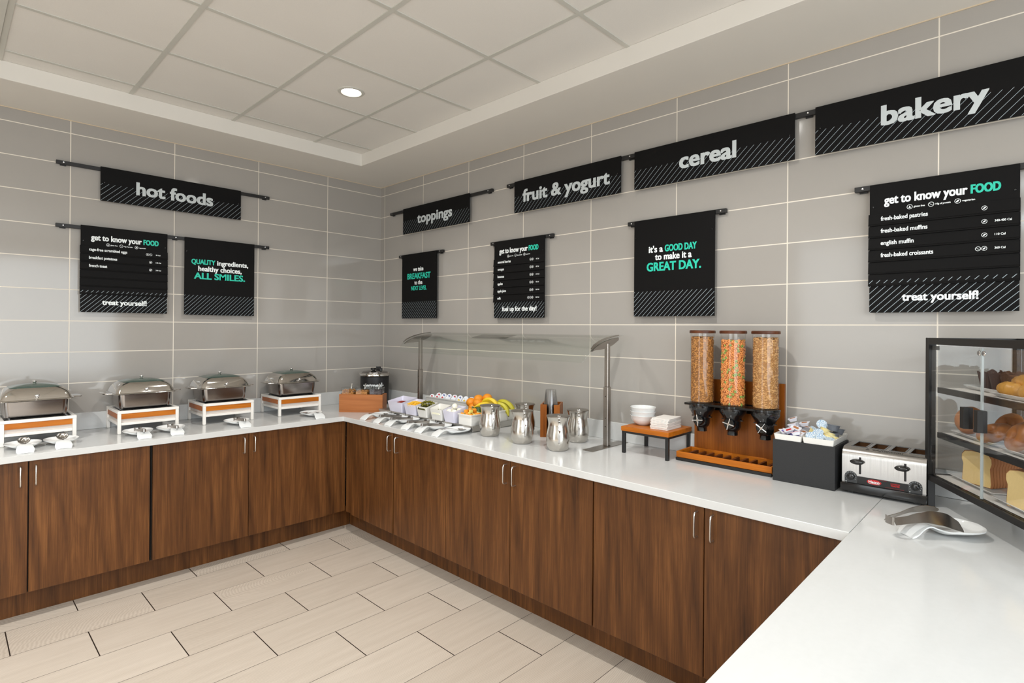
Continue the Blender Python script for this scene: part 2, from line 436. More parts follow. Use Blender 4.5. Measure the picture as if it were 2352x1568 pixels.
    def shell(s, grid, th, mi=0):   # closed slab from a grid of points, thickened downwards
        nu, nv = len(grid), len(grid[0]); top = [p for r in grid for p in r]
        bot = [(p[0], p[1], p[2] - th) for p in top]; N = len(top); fs = []
        for i in range(nu - 1):
            for j in range(nv - 1):
                a, b, c, d = i * nv + j, (i + 1) * nv + j, (i + 1) * nv + j + 1, i * nv + j + 1
                fs.append((a, b, c, d)); fs.append((d + N, c + N, b + N, a + N))
        for i in range(nu - 1):
            a, b = i * nv, (i + 1) * nv; fs.append((b, a, a + N, b + N))
            a, b = i * nv + nv - 1, (i + 1) * nv + nv - 1; fs.append((a, b, b + N, a + N))
        for j in range(nv - 1):
            fs.append((j, j + 1, j + 1 + N, j + N)); k = (nu - 1) * nv; fs.append((k + j + 1, k + j, k + j + N, k + j + 1 + N))
        return s.add(top + bot, fs, mi)
    def build(s, name, mats, parent=None, bevel=0, seg=2, smooth=40, fix=True):
        me = bpy.data.meshes.new(name)
        me.from_pydata(s.v, [], s.f)
        for m in (mats if isinstance(mats, (list, tuple)) else [mats]): me.materials.append(M[m] if isinstance(m, str) else m)
        me.polygons.foreach_set('material_index', s.mi)
        if bevel or fix:
            bm = bmesh.new(); bm.from_mesh(me)
            if fix: bmesh.ops.recalc_face_normals(bm, faces=bm.faces)
            if bevel:
                es = [e for e in bm.edges if len(e.link_faces) == 2 and e.calc_face_angle(0) > .6]
                bmesh.ops.bevel(bm, geom=es, offset=bevel, segments=seg, affect='EDGES', profile=.6, clamp_overlap=True)
            bm.to_mesh(me); bm.free()
        if smooth:
            me.polygons.foreach_set('use_smooth', [True] * len(me.polygons))
            me.set_sharp_from_angle(angle=math.radians(smooth))
        me.update()
        o = bpy.data.objects.new(name, me); COL.objects.link(o)
        if parent is not None: o.parent = parent
        return o

def rrect(a, b, r, z, n=5, cx=0, cy=0):
    pts = []
    r = min(r, a, b)
    for qx, qy, a0 in ((1, 1, 0), (-1, 1, 90), (-1, -1, 180), (1, -1, 270)):
        for i in range(n + 1):
            t = math.radians(a0 + 90 * i / n); pts.append((cx + qx * (a - r) + r * math.cos(t), cy + qy * (b - r) + r * math.sin(t), z))
    return pts
def tag(o, label, cat, group=None, kind=None):
    o['label'] = label; o['category'] = cat
    if group: o['group'] = group
    if kind: o['kind'] = kind
    return o
def struct(o): o['kind'] = 'structure'; return o
def thing(name, label, cat, loc=(0, 0, 0), rz=0, group=None):
    o = bpy.data.objects.new(name, None); o.empty_display_size = .05; COL.objects.link(o)
    o.location = loc; o.rotation_euler = (0, 0, rz)
    return tag(o, label, cat, group)
def dup(root, label=None, loc=None, rz=None, rot=None):
    kids = {}
    for o in COL.objects:
        if o.parent: kids.setdefault(o.parent.name, []).append(o)
    def cp(o, par):
        c = o.copy(); COL.objects.link(c)
        if par: c.parent = par
        for k in kids.get(o.name, []): cp(k, c)
        return c
    r = cp(root, None)
    if loc is not None: r.location = loc
    if rz is not None: r.rotation_euler = (0, 0, rz)
    if rot is not None: r.rotation_euler = rot
    if label: r['label'] = label
    return r
R90 = -PI / 2          # things along the long wall: local x runs along it, local -y faces the room

# text outlines -------------------------------------------------------------
_tc = {}
def glyphs(body, weight=.0):
    key = (body, weight)
    if key in _tc: return _tc[key]
    cu = bpy.data.curves.new('t', 'FONT'); cu.body = body; cu.resolution_u = 3; cu.offset = weight
    o = bpy.data.objects.new('t', cu); COL.objects.link(o)
    bpy.context.view_layer.update()
    dg = bpy.context.evaluated_depsgraph_get()
    me = o.evaluated_get(dg).to_mesh()
    vs = [(v.co.x, v.co.y) for v in me.vertices]; fs = [tuple(p.vertices) for p in me.polygons]
    o.evaluated_get(dg).to_mesh_clear()
    bpy.data.objects.remove(o); bpy.data.curves.remove(cu)
    _tc[key] = (vs, fs); return vs, fs
CAPH = .682
def put_text(mb, body, x0, x1, z, cap, y, mi=0, weight=.012, bold=0, warp=None):
    # bold > 0 thickens the strokes by overlaying shifted copies (fraction of the cap height)
    vs, fs = glyphs(body, weight)
    a = min(v[0] for v in vs); b = max(v[0] for v in vs)
    e = bold * cap
    sx = (x1 - x0 - 2 * e) / (b - a); sz = (cap - e) / CAPH
    for k, (dx, dz) in enumerate(((0, 0),) if not bold else ((-1, -.5), (1, -.5), (-1, .5), (1, .5), (0, 0))):
        P = [(x0 + e + dx * e + (v[0] - a) * sx, y - .00004 * k, z + dz * e + v[1] * sz) for v in vs]
        if warp: P = [warp(p) for p in P]
        mb.add(P, fs, mi)
def smooth_path(pts, ws, n=5):
    out = []; wo = []
    P = [Vector(p) for p in pts]
    for i in range(len(P) - 1):
        p0, p1, p2, p3 = P[max(i - 1, 0)], P[i], P[i + 1], P[min(i + 2, len(P) - 1)]
        for k in range(n):
            t = k / n
            out.append(.5 * ((2 * p1) + (p2 - p0) * t + (2 * p0 - 5 * p1 + 4 * p2 - p3) * t * t + (3 * p1 - p0 - 3 * p2 + p3) * t ** 3))
            s_ = t * t * (3 - 2 * t); wo.append(ws[i] * (1 - s_) + ws[i + 1] * s_)
    return out + [P[-1]], wo + [ws[-1]]
# ------------------------------------------------------------ the room
def room():
    mb = MB().box(-7.5, 0.12, -7.5, 0.12, -.1, 0); struct(mb.build('floor', 'floor', smooth=0))
    struct(MB().box(-7.5, .12, 0, .12, 0, 3.2).build('wall_back', 'tileL', smooth=0))
    struct(MB().box(0, .12, -7.5, 0, 0, 3.2).build('wall_right', 'tileR', smooth=0))
    struct(MB().box(-7.62, -7.5, -7.5, .12, 0, 3.2).build('wall_left', 'plaster_dark', smooth=0))
    struct(MB().box(-7.5, .12, -7.62, -7.5, 0, 3.2).build('wall_front', 'plaster_dark', smooth=0))
    struct(MB().box(-7.5, .12, -7.5, .12, 3.08, 3.2).build('ceiling', 'ceil', smooth=0))
    mb = MB()   # lowered plaster border along both tiled walls
    mb.prism([(-7.5, 0), (0, 0), (0, -7.5), (-.524, -7.5), (-.524, -.511), (-7.5, -.511)], 2.978, 3.08)
    struct(mb.build('trim_1', 'paint', bevel=.002, seg=1, smooth=0))
    mb = MB()   # ceiling grid bars
    for k in range(12):
        y = -.67 - .6096 * k
        if y > -7.4: mb.box(-7.5, -.524, y - .012, y + .012, 3.076, 3.0805)
    for k in range(11):
        x = -.94 - .6096 * k
        mb.box(x - .012, x + .012, -7.5, -.511, 3.0755, 3.0804)
    struct(mb.build('trim_2', 'grid', smooth=0))
    # caulk joint between border and tiles
    mb = MB().box(-7.4, -.004, -.004, 0, 2.973, 2.978).box(-.004, 0, -7.4, -.0, 2.973, 2.978)
    struct(mb.build('trim_3', plain('cream_caulk', S(204, 186, 160), .6, var=.03), smooth=0))
room()

# ------------------------------------------------------------ ceiling lamps
def downlight(label, x, y, power):
    t = thing('recessed_downlight', label, 'ceiling light', (x, y, 3.08), 0, 'ceiling downlights')
    MB().lathe([(.058, -.001), (.062, -.006), (.078, -.004), (.0815, 0), (.0815, .003), (.058, .003), (.058, -.001)], 40).build('trim_ring', M['grid'], t)
    MB().lathe([(0, .0005), (.0575, .0005), (.0575, -.0012), (0, -.0018)], 32).build('lens', 'lens', t)
    l = bpy.data.lights.new('lamp', 'SPOT'); l.energy = power; l.spot_size = math.radians(150); l.spot_blend = 1.0
    l.shadow_soft_size = .04; l.color = DL_COL
    o = bpy.data.objects.new('lamp', l); COL.objects.link(o); o.parent = t; o.location = (0, 0, -.03)
downlight('round white recessed downlight glowing in the ceiling tile above the counter corner', -1.2195, -1.557, P_DL)
downlight('recessed downlight above the cereal end of the counter', -1.2195, -3.386, P_DL * 1.1)
downlight('recessed downlight over the open floor, in line with the cereal', -3.3545, -3.386, P_DL * .3)
downlight('added fill downlight in front of the hot food cabinets, beyond the frame', -3.66, -1.557, P_DL * 1.7)  # added unseen lamp lightening the hot food side
downlight('added unseen downlight over the dining side of the room', -5.18, -3.386, P_DL)  # added for fill, set where its reflection stays behind a sign
def fill_panel(label, x, y, power):  # ceiling panels added out of view for soft fill, no such fixture known
    t = thing('added_light_panel', label, 'ceiling light', (x, y, 3.08), 0, 'added fill light panels')
    mb = MB()
    for a in ((-.293, -.262, -.59, .59), (.262, .293, -.59, .59), (-.262, .262, -.59, -.56), (-.262, .262, .56, .59)): mb.box(*a, -.010, .0)
    mb.build('frame', M['grid'], t, bevel=.002, seg=1)
    MB().box(-.262, .262, -.56, .56, -.004, -.001).build('lens', 'fill_panel', t)
    area_light('panel_fill_light', (0, 0, -.02), (.5, 1.1), power, PANEL_COL, parent=t)  # area lamp that gives the added fill
fill_panel('added fill light panel in the ceiling behind the camera', -4.293, -4.022, P_PANEL * .4)
fill_panel('added fill light panel over the dining area beyond the near wing', -3.0735, -6.46, P_PANEL * 1.3)
fill_panel('added fill light panel over the far end of the dining area', -5.512, -5.85, P_PANEL * 1.6)
fill_panel('added fill light panel over the outer side of the dining area', -6.731, -4.022, P_PANEL * 1.3)
t = thing('ceiling_vent', 'pale framed air return panel at the ceiling edge above the hot foods', 'ceiling vent', (-3.0735, -1.28, 3.08))
mb = MB()
for a in ((-.293, -.262, -.595, .595), (.262, .293, -.595, .595), (-.262, .262, -.595, -.56), (-.262, .262, .56, .595)): mb.box(*a, -.010, .0)
mb.build('frame', 'grid', t, bevel=.002, seg=1)
MB().box(-.262, .262, -.56, .56, -.004, -.001).build('panel', plain('vent_panel_white', S(214, 220, 218), .5, var=.02), t, smooth=0)

# ------------------------------------------------------------ worktops, cabinets
CT = .914
EX, EY = -.779, -.7034          # front edges
WY = -4.178                      # seam to the near wing
def worktops():
    t = thing('worktop', 'continuous white quartz worktop running round the tiled corner', 'worktop', (0, 0, CT))
    mb = MB().prism([(-3.6, -.002), (-.002, -.002), (-.002, WY + .0007), (EX, WY + .0007), (EX, EY), (-3.6, EY)], -.036, 0)
    mb.build('slab', 'quartz', t, bevel=.0015, seg=1, smooth=0)
    mb = MB().prism([(-3.6, -.002), (-.002, -.002), (-.002, -5.0), (-.021, -5.0), (-.021, -.021), (-3.6, -.021)], CT + .0005, CT + .114)
    struct(mb.build('trim_4', 'quartz', bevel=.0015, seg=1, smooth=0))
    o = MB().prism([(-.0215, WY - .0007), (-2.35, WY - .0007), (-2.35, -5.05), (-.0215, -5.05)], CT - .036, CT).build('wing_worktop', 'quartz', bevel=.0015, seg=1, smooth=0)
    tag(o, 'white quartz worktop of the near wing, under the bakery case', 'worktop')
worktops()

def pull(parent, x, sgn=1):      # wire pull; local door coords: x along, -y out
    mb = MB(); z0, z1 = .742, .849; y0 = -.019; y1 = -.050; r = .012
    pts = [(x, y0, z0), (x, y1 + r, z0), (x, y1 + r * .3, z0 + r * .3), (x, y1, z0 + r), (x, y1, z1 - r), (x, y1 + r * .3, z1 - r * .3), (x, y1 + r, z1), (x, y0, z1)]
    mb.tube(pts, .0042, 10).build('handle', 'nickel', parent)
def cabinet(label, loc, rz, doors, x0, x1, depth, filler=None, kick0=None):
    # local: x along the run, y=0 is the carcass front, doors stand proud at -y
    t = thing('base_cabinet', label, 'cabinet', loc, rz, 'walnut base cabinets')
    MB().box(x0 + .001, x1 - .001, 0, depth, .155, .877).build('carcass', 'gapdark', t, smooth=0)
    MB().box(x0 if kick0 is None else kick0, x1, .10, .118, 0, .1548).build('toe_kick', 'walnut_h', t, smooth=0)
    for a, b, h in doors:
        d = MB().box(a, b, -.019, -.0005, .158, .874).build('door', 'walnut', t, bevel=.001, seg=1, smooth=0)
        if h is not None: pull(d, h)
    for a, b in (filler or []):
        MB().box(a, b, -.006, -.0004, .158, .874).build('filler_panel', 'walnut', t, smooth=0)
FY = -.660; FX = -.736           # carcass fronts
cabinet('walnut cabinet below the spoon rests with ladles, cut off by the frame edge', (0, FY, 0), 0, [(-3.215, -2.647, -2.679), (-2.641, -2.076, -2.615)], -3.22, -2.068, .62)
cabinet('walnut cabinet under the two chafing dishes nearest the corner', (0, FY, 0), 0, [(-2.060, -1.487, -1.522), (-1.483, -.904, -1.452)], -2.067, -.903, .62)
# things on the long wall: local x = -y
cabinet('walnut cabinet in the inner corner, under the row of spoon rests with tongs', (FX, 0, 0), R90, [(.790, 1.351, 1.325), (1.366, 1.939, 1.416)], .745, 1.941, .70, filler=[(.690, .788)], kick0=.56)
cabinet('walnut cabinet under the steel pitchers', (FX, 0, 0), R90, [(1.943, 2.506, 2.480), (2.510, 3.072, 2.548)], 1.941, 3.076, .70)
cabinet('walnut cabinet under the cereal dispenser, nearest the camera', (FX, 0, 0), R90, [(3.080, 3.639, 3.611), (3.643, 4.19, 3.681)], 3.076, 4.20, .70)
o = thing('corner_panel', 'narrow recessed walnut filler panel in the inner cabinet corner', 'cabinet panel', (0, FY, 0), 0)
MB().box(-.902, -.737, -.004, .02, .158, .874).build('panel', 'walnut', o, smooth=0)
MB().box(-.902, -.640, .10, .118, 0, .155).build('toe_kick', 'walnut_h', o, smooth=0)
MB().box(-.902, -.737, .02, .6, .158, .876).build('carcass', 'gapdark', o, smooth=0)
t = thing('wing_cabinet', 'walnut cabinet supporting the near wing of the counter', 'cabinet', (0, WY - .03, 0), 0)
MB().box(-2.30, -.86, -.80, -.02, .155, .877).build('carcass', 'gapdark', t, smooth=0)
for k in range(2): MB().box(-2.29 + .72 * k, -1.575 + .72 * k, -.019, -.001, .158, .874).build('door', 'walnut', t, bevel=.001, seg=1, smooth=0)
MB().box(-2.25, -.86, -.75, -.10, 0, .155).build('toe_kick', 'walnut_h', t, smooth=0)

# ------------------------------------------------------------ signs
def clip(poly, x0, x1, z0, z1):
    for ax, lim, keep in ((0, x0, 1), (0, x1, -1), (1, z0, 1), (1, z1, -1)):
        out = []
        for i in range(len(poly)):
            p, q = poly[i], poly[(i + 1) % len(poly)]
            ip, iq = keep * (p[ax] - lim) >= 0, keep * (q[ax] - lim) >= 0
            if ip: out.append(p)
            if ip != iq:
                t = (lim - p[ax]) / (q[ax] - p[ax]); out.append((p[0] + t * (q[0] - p[0]), p[1] + t * (q[1] - p[1])))
        poly = out
        if not poly: return []
    return poly
def stripes(mb, w, z0, z1, step, wid, y, mi=1, x0=0, off=0.0, slope=1.0):
    k = -int((z1 - z0) / step) - 2
    while k * step < w:
        c = k * step + off; h = wid * .72
        a = [(c + (z0 - .01 - z0) * slope - h, z0 - .01), (c + (z0 - .01 - z0) * slope + h, z0 - .01), (c + (z1 + .01 - z0) * slope + h, z1 + .01), (c + (z1 + .01 - z0) * slope - h, z1 + .01)]
        p = clip(a, x0, w, z0, z1)
        if len(p) >= 3: mb.add([(q[0], y, q[1]) for q in p], [tuple(range(len(p)))], mi)
        k += 1
YB = -.036     # board front, measured out from the wall
def board(name, label, cat, place, w, h, stripe_h, step, pegs, header=False):
    rz, ox, oy, oz = place
    t = thing(name, label, cat, (ox, oy, oz), rz)
    mb = MB().box(0, w, YB, YB + .007, 0, h)
    if stripe_h: stripes(mb, w, .0, stripe_h, step, .0016 if header else .0019, YB - .0004)
    mb.build('panel', ['sign_black', 'ink_stripe'], t, smooth=0, fix=False)
    return t
def peg(t, x, z):
    mb = MB(); mb.T = Matrix.Translation((x, YB, z)) @ Matrix.Rotation(PI / 2, 4, 'X')
    mb.lathe([(0, .0035), (.0035, .003), (.0048, 0), (.0048, -.004), (0, -.004)], 12).build('rivet', 'blackgloss', t)
def letters(t, mat, items, bold=0, warp=None):
    for it in items:
        mb = MB(); put_text(mb, *it[:5], YB - .0009 if len(it) < 6 else it[5], bold=bold, warp=warp)
        mb.build('lettering', mat, t, smooth=0, fix=False)
def rail(label, place, w, screws, z=0):
    rz, ox, oy, oz = place
    t = thing('sign_rail', label, 'sign rail', (ox, oy, oz), rz, 'black sign rails')
    MB().box(0, w, -.028, -.008, 0, .0235).build('bar', 'blackgloss' if False else 'black', t, bevel=.001, seg=1, smooth=0)
    for x in screws:
        MB().box(x - .016, x + .016, -.010, -.0005, -.006, .018).build('standoff', 'black', t, smooth=0)
        mb = MB(); mb.T = Matrix.Translation((x, -.028, .012)) @ Matrix.Rotation(PI / 2, 4, 'X')
        mb.lathe([(0, .0012), (.0022, .0012), (.0042, .0018), (.0045, 0), (.0045, -.003), (0, -.003)], 14).build('screw', 'chrome', t)
def PL(x, z): return (0, x, 0, z)
def PR(y, z): return (R90, 0, y, z)
rail('upper black rail on the hot food wall, holding the hot foods sign', PL(-2.466, 2.672), 1.376, (.037, 1.34))
rail('lower black rail on the hot food wall, holding two hanging boards', PL(-2.466, 2.260), 1.377, (.037, .69, 1.34))
rail('black rail nearest the corner, holding the toppings sign', PR(-.198, 2.676), 1.390, (.03, 1.345))
rail('short black rail nearest the corner, holding the breakfast slogan board', PR(-.346, 2.260), .645, (.03, .605))
rail('long black rail holding the fruit & yogurt, cereal and bakery signs', PR(-1.745, 2.676), 3.3, (.03, 1.07, 2.08))
rail('short black rail holding the fruit and juice menu board', PR(-1.574, 2.258), .628, (.03, .60))
rail('short black rail holding the good day slogan board', PR(-2.803, 2.256), .617, (.028, .588))
rail('short black rail holding the bakery menu board', PR(-4.026, 2.262), .66, (.033, .63))

SH = .232
def header(text, label, place, w, x0, x1, zb, cap, bold=.035):
    t = board('station_sign', label, 'sign', place, w, SH, .118, .0352, (), True)
    letters(t, 'ink_big', [(text, x0, x1, zb, cap)], bold)
    peg(t, .022, .125); peg(t, w - .022, .125)
header('hot foods', 'black sign reading hot foods above the chafing dishes', PL(-2.232, 2.468), .912, .205, .707, .076, .088)
header('toppings', 'small black sign reading toppings near the wall corner', PR(-.42, 2.472), .913, .217, .701, .078, .084)
header('fruit & yogurt', 'black sign reading fruit & yogurt', PR(-1.835, 2.470), .920, .084, .840, .073, .088)
header('cereal', 'black sign reading cereal above the three dispensers', PR(-2.853, 2.470), .914, .295, .624, .075, .090)
header('bakery', 'black sign reading bakery, cut off by the frame edge', PR(-3.860, 2.471), .914, .270, .642, .077, .088)

BW, BH = .506, .582
def slogan(label, place, lines):
    t = board('slogan_board', label, 'sign', place, BW, BH, .150, .0285, ())
    wh = [l[1:] for l in lines if l[0] == 'w']; te = [l[1:] for l in lines if l[0] == 't']
    conv = lambda L: [(s, a * BW, b * BW, BH * (1 - z), c) for s, a, b, z, c in L]
    letters(t, 'ink_white', conv(wh), .03); letters(t, 'ink_teal', conv(te), .035)
    peg(t, .014, .478); peg(t, BW - .014, .478)
slogan('black board reading quality ingredients, healthy choices, all smiles', PL(-1.718, 1.702), [
    ('t', 'QUALITY', .089, .421, .335, .036), ('w', 'ingredients,', .445, .905, .335, .037), ('w', 'healthy choices,', .182, .806, .424, .038), ('t', 'ALL SMILES.', .125, .858, .528, .047)])
slogan('black board reading we take breakfast to the next level', PR(-.412, 1.700), [
    ('w', 'we take', .34, .638, .272, .036), ('t', 'BREAKFAST', .164, .838, .390, .050), ('w', 'to the', .379, .609, .478, .036), ('t', 'NEXT LEVEL', .283, .729, .565, .036)])
slogan("black board reading it's a good day to make it a great day", PR(-2.856, 1.695), [
    ('w', "it's a", .198, .383, .345, .038), ('t', 'GOOD DAY', .405, .796, .345, .038), ('w', 'to make it a', .281, .737, .425, .038), ('t', 'GREAT DAY.', .172, .848, .535, .050)])

def icon(mb, x, z, r, leaf):
    n = 20; y = YB - .0062 if leaf < 0 else YB - .006
    y = ICONY[0]
    o = [(x + r * math.cos(2 * PI * i / n), y, z + r * math.sin(2 * PI * i / n)) for i in range(n)]
    q = [(x + r * .82 * math.cos(2 * PI * i / n), y, z + r * .82 * math.sin(2 * PI * i / n)) for i in range(n)]
    mb.add(o + q, [(i, (i + 1) % n, n + (i + 1) % n, n + i) for i in range(n)])
    if leaf == 0:      # leaf
        lf = []
        for i in range(9): a = PI * i / 8; lf.append((math.cos(a) * .62, math.sin(a) * .30))
        for i in range(1, 8): a = PI * i / 8; lf.append((-math.cos(a) * .62, -math.sin(a) * .30))
        c, s_ = math.cos(.7), math.sin(.7)
        P = [(x + r * (a * c - b * s_), y, z + r * (a * s_ + b * c)) for a, b in lf]; mb.add(P, [tuple(range(len(P)))])
    elif leaf == 1:    # wheat-free mark
        P = [(x - r * .45, y, z - r * .4), (x + r * .45, y, z - r * .4), (x, y, z + r * .55)]; mb.add(P, [(0, 1, 2)])
    else:              # muscle/protein mark: three slanted strokes
        for k in (-.3, 0, .3):
            P = [(x + r * (k - .35), y, z + r * (.1 - k)), (x + r * (k - .25), y, z + r * (.22 - k)), (x + r * (k + .3), y, z + r * (-.12 - k * .3)), (x + r * (k + .2), y, z + r * (-.26 - k * .3))]
            mb.add(P, [(0, 1, 2, 3)])
ICONY = [YB - .001]
def menu(label, place, rows, foot, fx, ticks):
    rz, ox, oy, oz = place
    t = board('menu_board', label, 'sign', place, BW, BH, .125, .0285, ())
    zt = BH * (1 - .232); step = .0548
    for k in range(6):
        z1 = zt - k * step; z0 = z1 - step
        mb = MB().prism([(YB + .001, z0 + .0015), (YB - .0075, z0 + .0015), (YB - .0085, z0 + .006), (YB - .006, z0 + .010), (YB - .003, z1 - .0005), (YB + .001, z1 - .0005)], -.004, BW + .002, 'yz')
        if k == 5 and ticks:
            stripes(mb, BW, z0 + .014, z0 + .028, .0285, .0022, YB - .0064)
        sl = mb.build('slat', ['sign_black', 'ink_stripe'], t, smooth=0, fix=False)
        if k < len(rows):
            name, wd, ics, cal = rows[k]
            yy = YB - .0068; ICONY[0] = yy
            letters(sl, 'ink_white', [(name, .044, .044 + wd, z0 + .022, .0185, yy)], .02)
            for q, ic in enumerate(reversed(ics)):
                mb = MB(); icon(mb, .400 - .0195 * q, z0 + .028, .0092, ic); mb.build('diet_icon', 'ink_white', sl, smooth=0, fix=False)
            if cal: letters(sl, 'ink_white', [(cal, .4315, .4315 + .0047 * len(cal), z0 + .0235, .0085, yy)], .03)
    letters(t, 'ink_white', [('get to know your', .109 * BW, .684 * BW, BH * .838, .038)], .03)
    letters(t, 'ink_teal', [('FOOD', .703 * BW, .89 * BW, BH * .838, .036)], .045)
    ICONY[0] = YB - .001; z = BH * .795
    for x, s_, ic, wd in ((.296, 'gluten free', 1, .040), (.445, '>5g of protein', 2, .052), (.621, 'vegetarian', 0, .042)):
        mb = MB(); icon(mb, x * BW, z, .0105, ic); mb.build('diet_icon', 'ink_white', t, smooth=0, fix=False)
        letters(t, 'ink_white', [(s_, x * BW + .014, x * BW + .014 + wd, z - .004, .0072, ICONY[0])], .03)
    letters(t, 'ink_white', [(foot, fx[0] * BW, fx[1] * BW, .052, .034, YB - .0012)], .032)
    peg(t, .014, .480); peg(t, BW - .014, .480)
menu('black menu board listing scrambled eggs, breakfast potatoes and french toast', PL(-2.337, 1.706), [
    ('cage-free scrambled eggs', .215, (1, 2), '90 Cal'), ('breakfast potatoes', .157, (0,), '140 Cal'), ('french toast', .101, (0,), '240 Cal')], 'treat yourself!', (.235, .749), True)
menu('black menu board listing seasonal berries, oranges, bananas, apples, juice and milk', PR(-1.627, 1.695), [
    ('seasonal berries', .138, (1, 0), '45 Cal'), ('oranges', .068, (1, 0), '60 Cal'), ('bananas', .07, (1, 0), '110 Cal'), ('apples', .055, (1, 0), '72 Cal'), ('apple juice', .09, (1, 0), '120 Cal'), ('milk', .037, (1, 2, 0), '120 Cal')], 'fuel up for the day!', (.176, .862), False)
menu('black menu board listing fresh-baked pastries, muffins and croissants above the bakery case', PR(-4.089, 1.701), [
    ('fresh-baked pastries', .171, (0,), ''), ('fresh-baked muffins', .170, (0,), '340-400 Cal'), ('english muffin', .122, (0,), '110 Cal'), ('fresh-baked croissants', .190, (2, 0), '360 Cal')], 'treat yourself!', (.243, .757), True)
# ------------------------------------------------------------ chafing dishes
def stand_proto(label):
    t = thing('chafer_stand', label, 'stand', (0, 0, CT), 0, 'white framed chafer stands')
    W_, D, Hh = .349, .350, .149; l = .020     # local: x 0..W_, y -D..0
    mb = MB()
    for a in ((0, W_, -D, -D + l), (0, W_, -l, 0), (0, l, -D + l, -l), (W_ - l, W_, -D + l, -l)): mb.box(*a, Hh - .018, Hh)
    mb.build('top_frame', 'whiteframe', t, bevel=.0015, seg=1, smooth=0)
    mb = MB()
    for a in ((l, W_ - l, -D + .002, -D + l - .002), (l, W_ - l, -l + .002, -.002), (.002, l - .002, -D + l, -l), (W_ - l + .002, W_ - .002, -D + l, -l)): mb.box(*a, .056, .073)
    mb.build('lower_rail', 'whiteframe', t, bevel=.0015, seg=1, smooth=0)
    for x, y in ((0, -D), (W_ - l, -D), (0, -l), (W_ - l, -l)):
        lg = MB().box(x + .0004, x + l - .0004, y + .0004, y + l - .0004, .003, Hh - .0185).build('leg', 'whiteframe', t, bevel=.0015, seg=1, smooth=0)
        MB().box(x + .003, x + l - .003, y + .003, y + l - .003, 0, .003).build('foot_pad', 'grid', lg, smooth=0)
    for a in ((l, W_ - l, -D + .004, -D + .012), (l, W_ - l, -.012, -.004)): MB().box(*a, .0965, .1305).build('wood_panel', 'orangewood', t, smooth=0)
    for a in ((.004, .012, -D + l, -l), (W_ - .012, W_ - .004, -D + l, -l)): MB().box(*a, .0965, .1305).build('wood_panel', plain('stand_side_wood', S(172, 96, 40), .45, var=.1), t, smooth=0)
    mb = MB()
    for a in ((l, W_ - l, -D + .013, -D + .016), (l, W_ - l, -.016, -.013), (.013, .016, -D + l, -l), (W_ - .016, W_ - .013, -D + l, -l)): mb.box(*a, .0735, .130)
    mb.build('inner_skirt', plain('stand_inner_skirt', S(214, 204, 196), .5, var=.02), t, smooth=0)
    mb = MB().box(l + .001, W_ - l - .001, -D + l + .001, -l - .001, .132, .140)
    mb.frustum((.04, W_ - .04, -D + .04, -.04), (.05, W_ - .05, -D + .055, -.055), .140, .154).build('burner_tray', 'blackgloss', t, bevel=.001, seg=1, smooth=0)
    return t
def chafer_proto(label):
    t = thing('chafing_dish', label, 'chafing dish', (0, 0, CT + .154), 0, 'chafing dishes on the hot food counter')
    rings = [rrect(.138, .118, .03, .0005), rrect(.144, .124, .03, .004), rrect(.149, .130, .032, .05), rrect(.151, .132, .032, .094)]
    MB().loft(rings).build('pan', 'brushed', t, bevel=0, smooth=50)
    MB().loft([rrect(.156, .138, .034, .0945), rrect(.177, .151, .03, .0955), rrect(.180, .154, .03, .099), rrect(.178, .152, .03, .1035), rrect(.171, .147, .03, .105)]).build('rim', 'steel', t, smooth=50)
    for s_ in (-1, 1):   # side carrying flanges
        MB().prism([(s_ * .172, -.085), (s_ * .215, -.070), (s_ * .226, -.055), (s_ * .226, .055), (s_ * .215, .070), (s_ * .172, .085)], .0975, .1025).build('side_handle', 'steel', t, bevel=.0015, seg=2)
    prof = [(1.0, 0), (.985, .006), (.955, .022), (.90, .040), (.82, .056), (.72, .068)]
    lid = MB().loft([rrect(.170 * k, .146 * k, .03 + .02 * (1 - k), .1032 + z) for k, z in prof], cap1=False).build('lid', 'steel', t, smooth=60)
    win = [(.72, .068), (.70, .0705), (.55, .078), (.36, .084), (.15, .0875), (.02, .088)]
    MB().loft([rrect(.170 * k, .146 * k, .045 * k, .1032 + z, cy=0) for k, z in win], cap0=False).build('window', 'lidglass', lid, smooth=60)
    MB().lathe([(0, .1895), (.011, .1900), (.008, .193), (.0095, .197), (.0125, .2015), (.011, .2065), (.005, .2095), (0, .210)], 20).build('knob', 'chrome', lid)
    mb = MB().tube([(0, -.1435, .120), (0, -.153, .126)], .005, 10)
    mb.ball((0, -.157, .129), (.0115, .006, .0085), 14, 8).build('handle', 'chrome', lid)
    return t
xs = [(-2.745, 'nearest the frame edge'), (-2.187, 'second from the frame edge'), (-1.686, 'third from the frame edge'), (-1.148, 'nearest the oatmeal kettle')]
stand = chaf = None
for i, (x, wh) in enumerate(xs):
    ls = 'white framed chafer stand with orange wood panels, ' + wh; lc = 'lidded stainless chafing dish on its white stand, ' + wh
    if i == 0: stand = stand_proto(ls); chaf = chafer_proto(lc); s_, c_ = stand, chaf
    else: s_ = dup(stand, ls); c_ = dup(chaf, lc)
    s_.location = (x, -.026, CT); c_.location = (x + .166 + (.012 if i == 3 else 0), -.196, CT + .154)

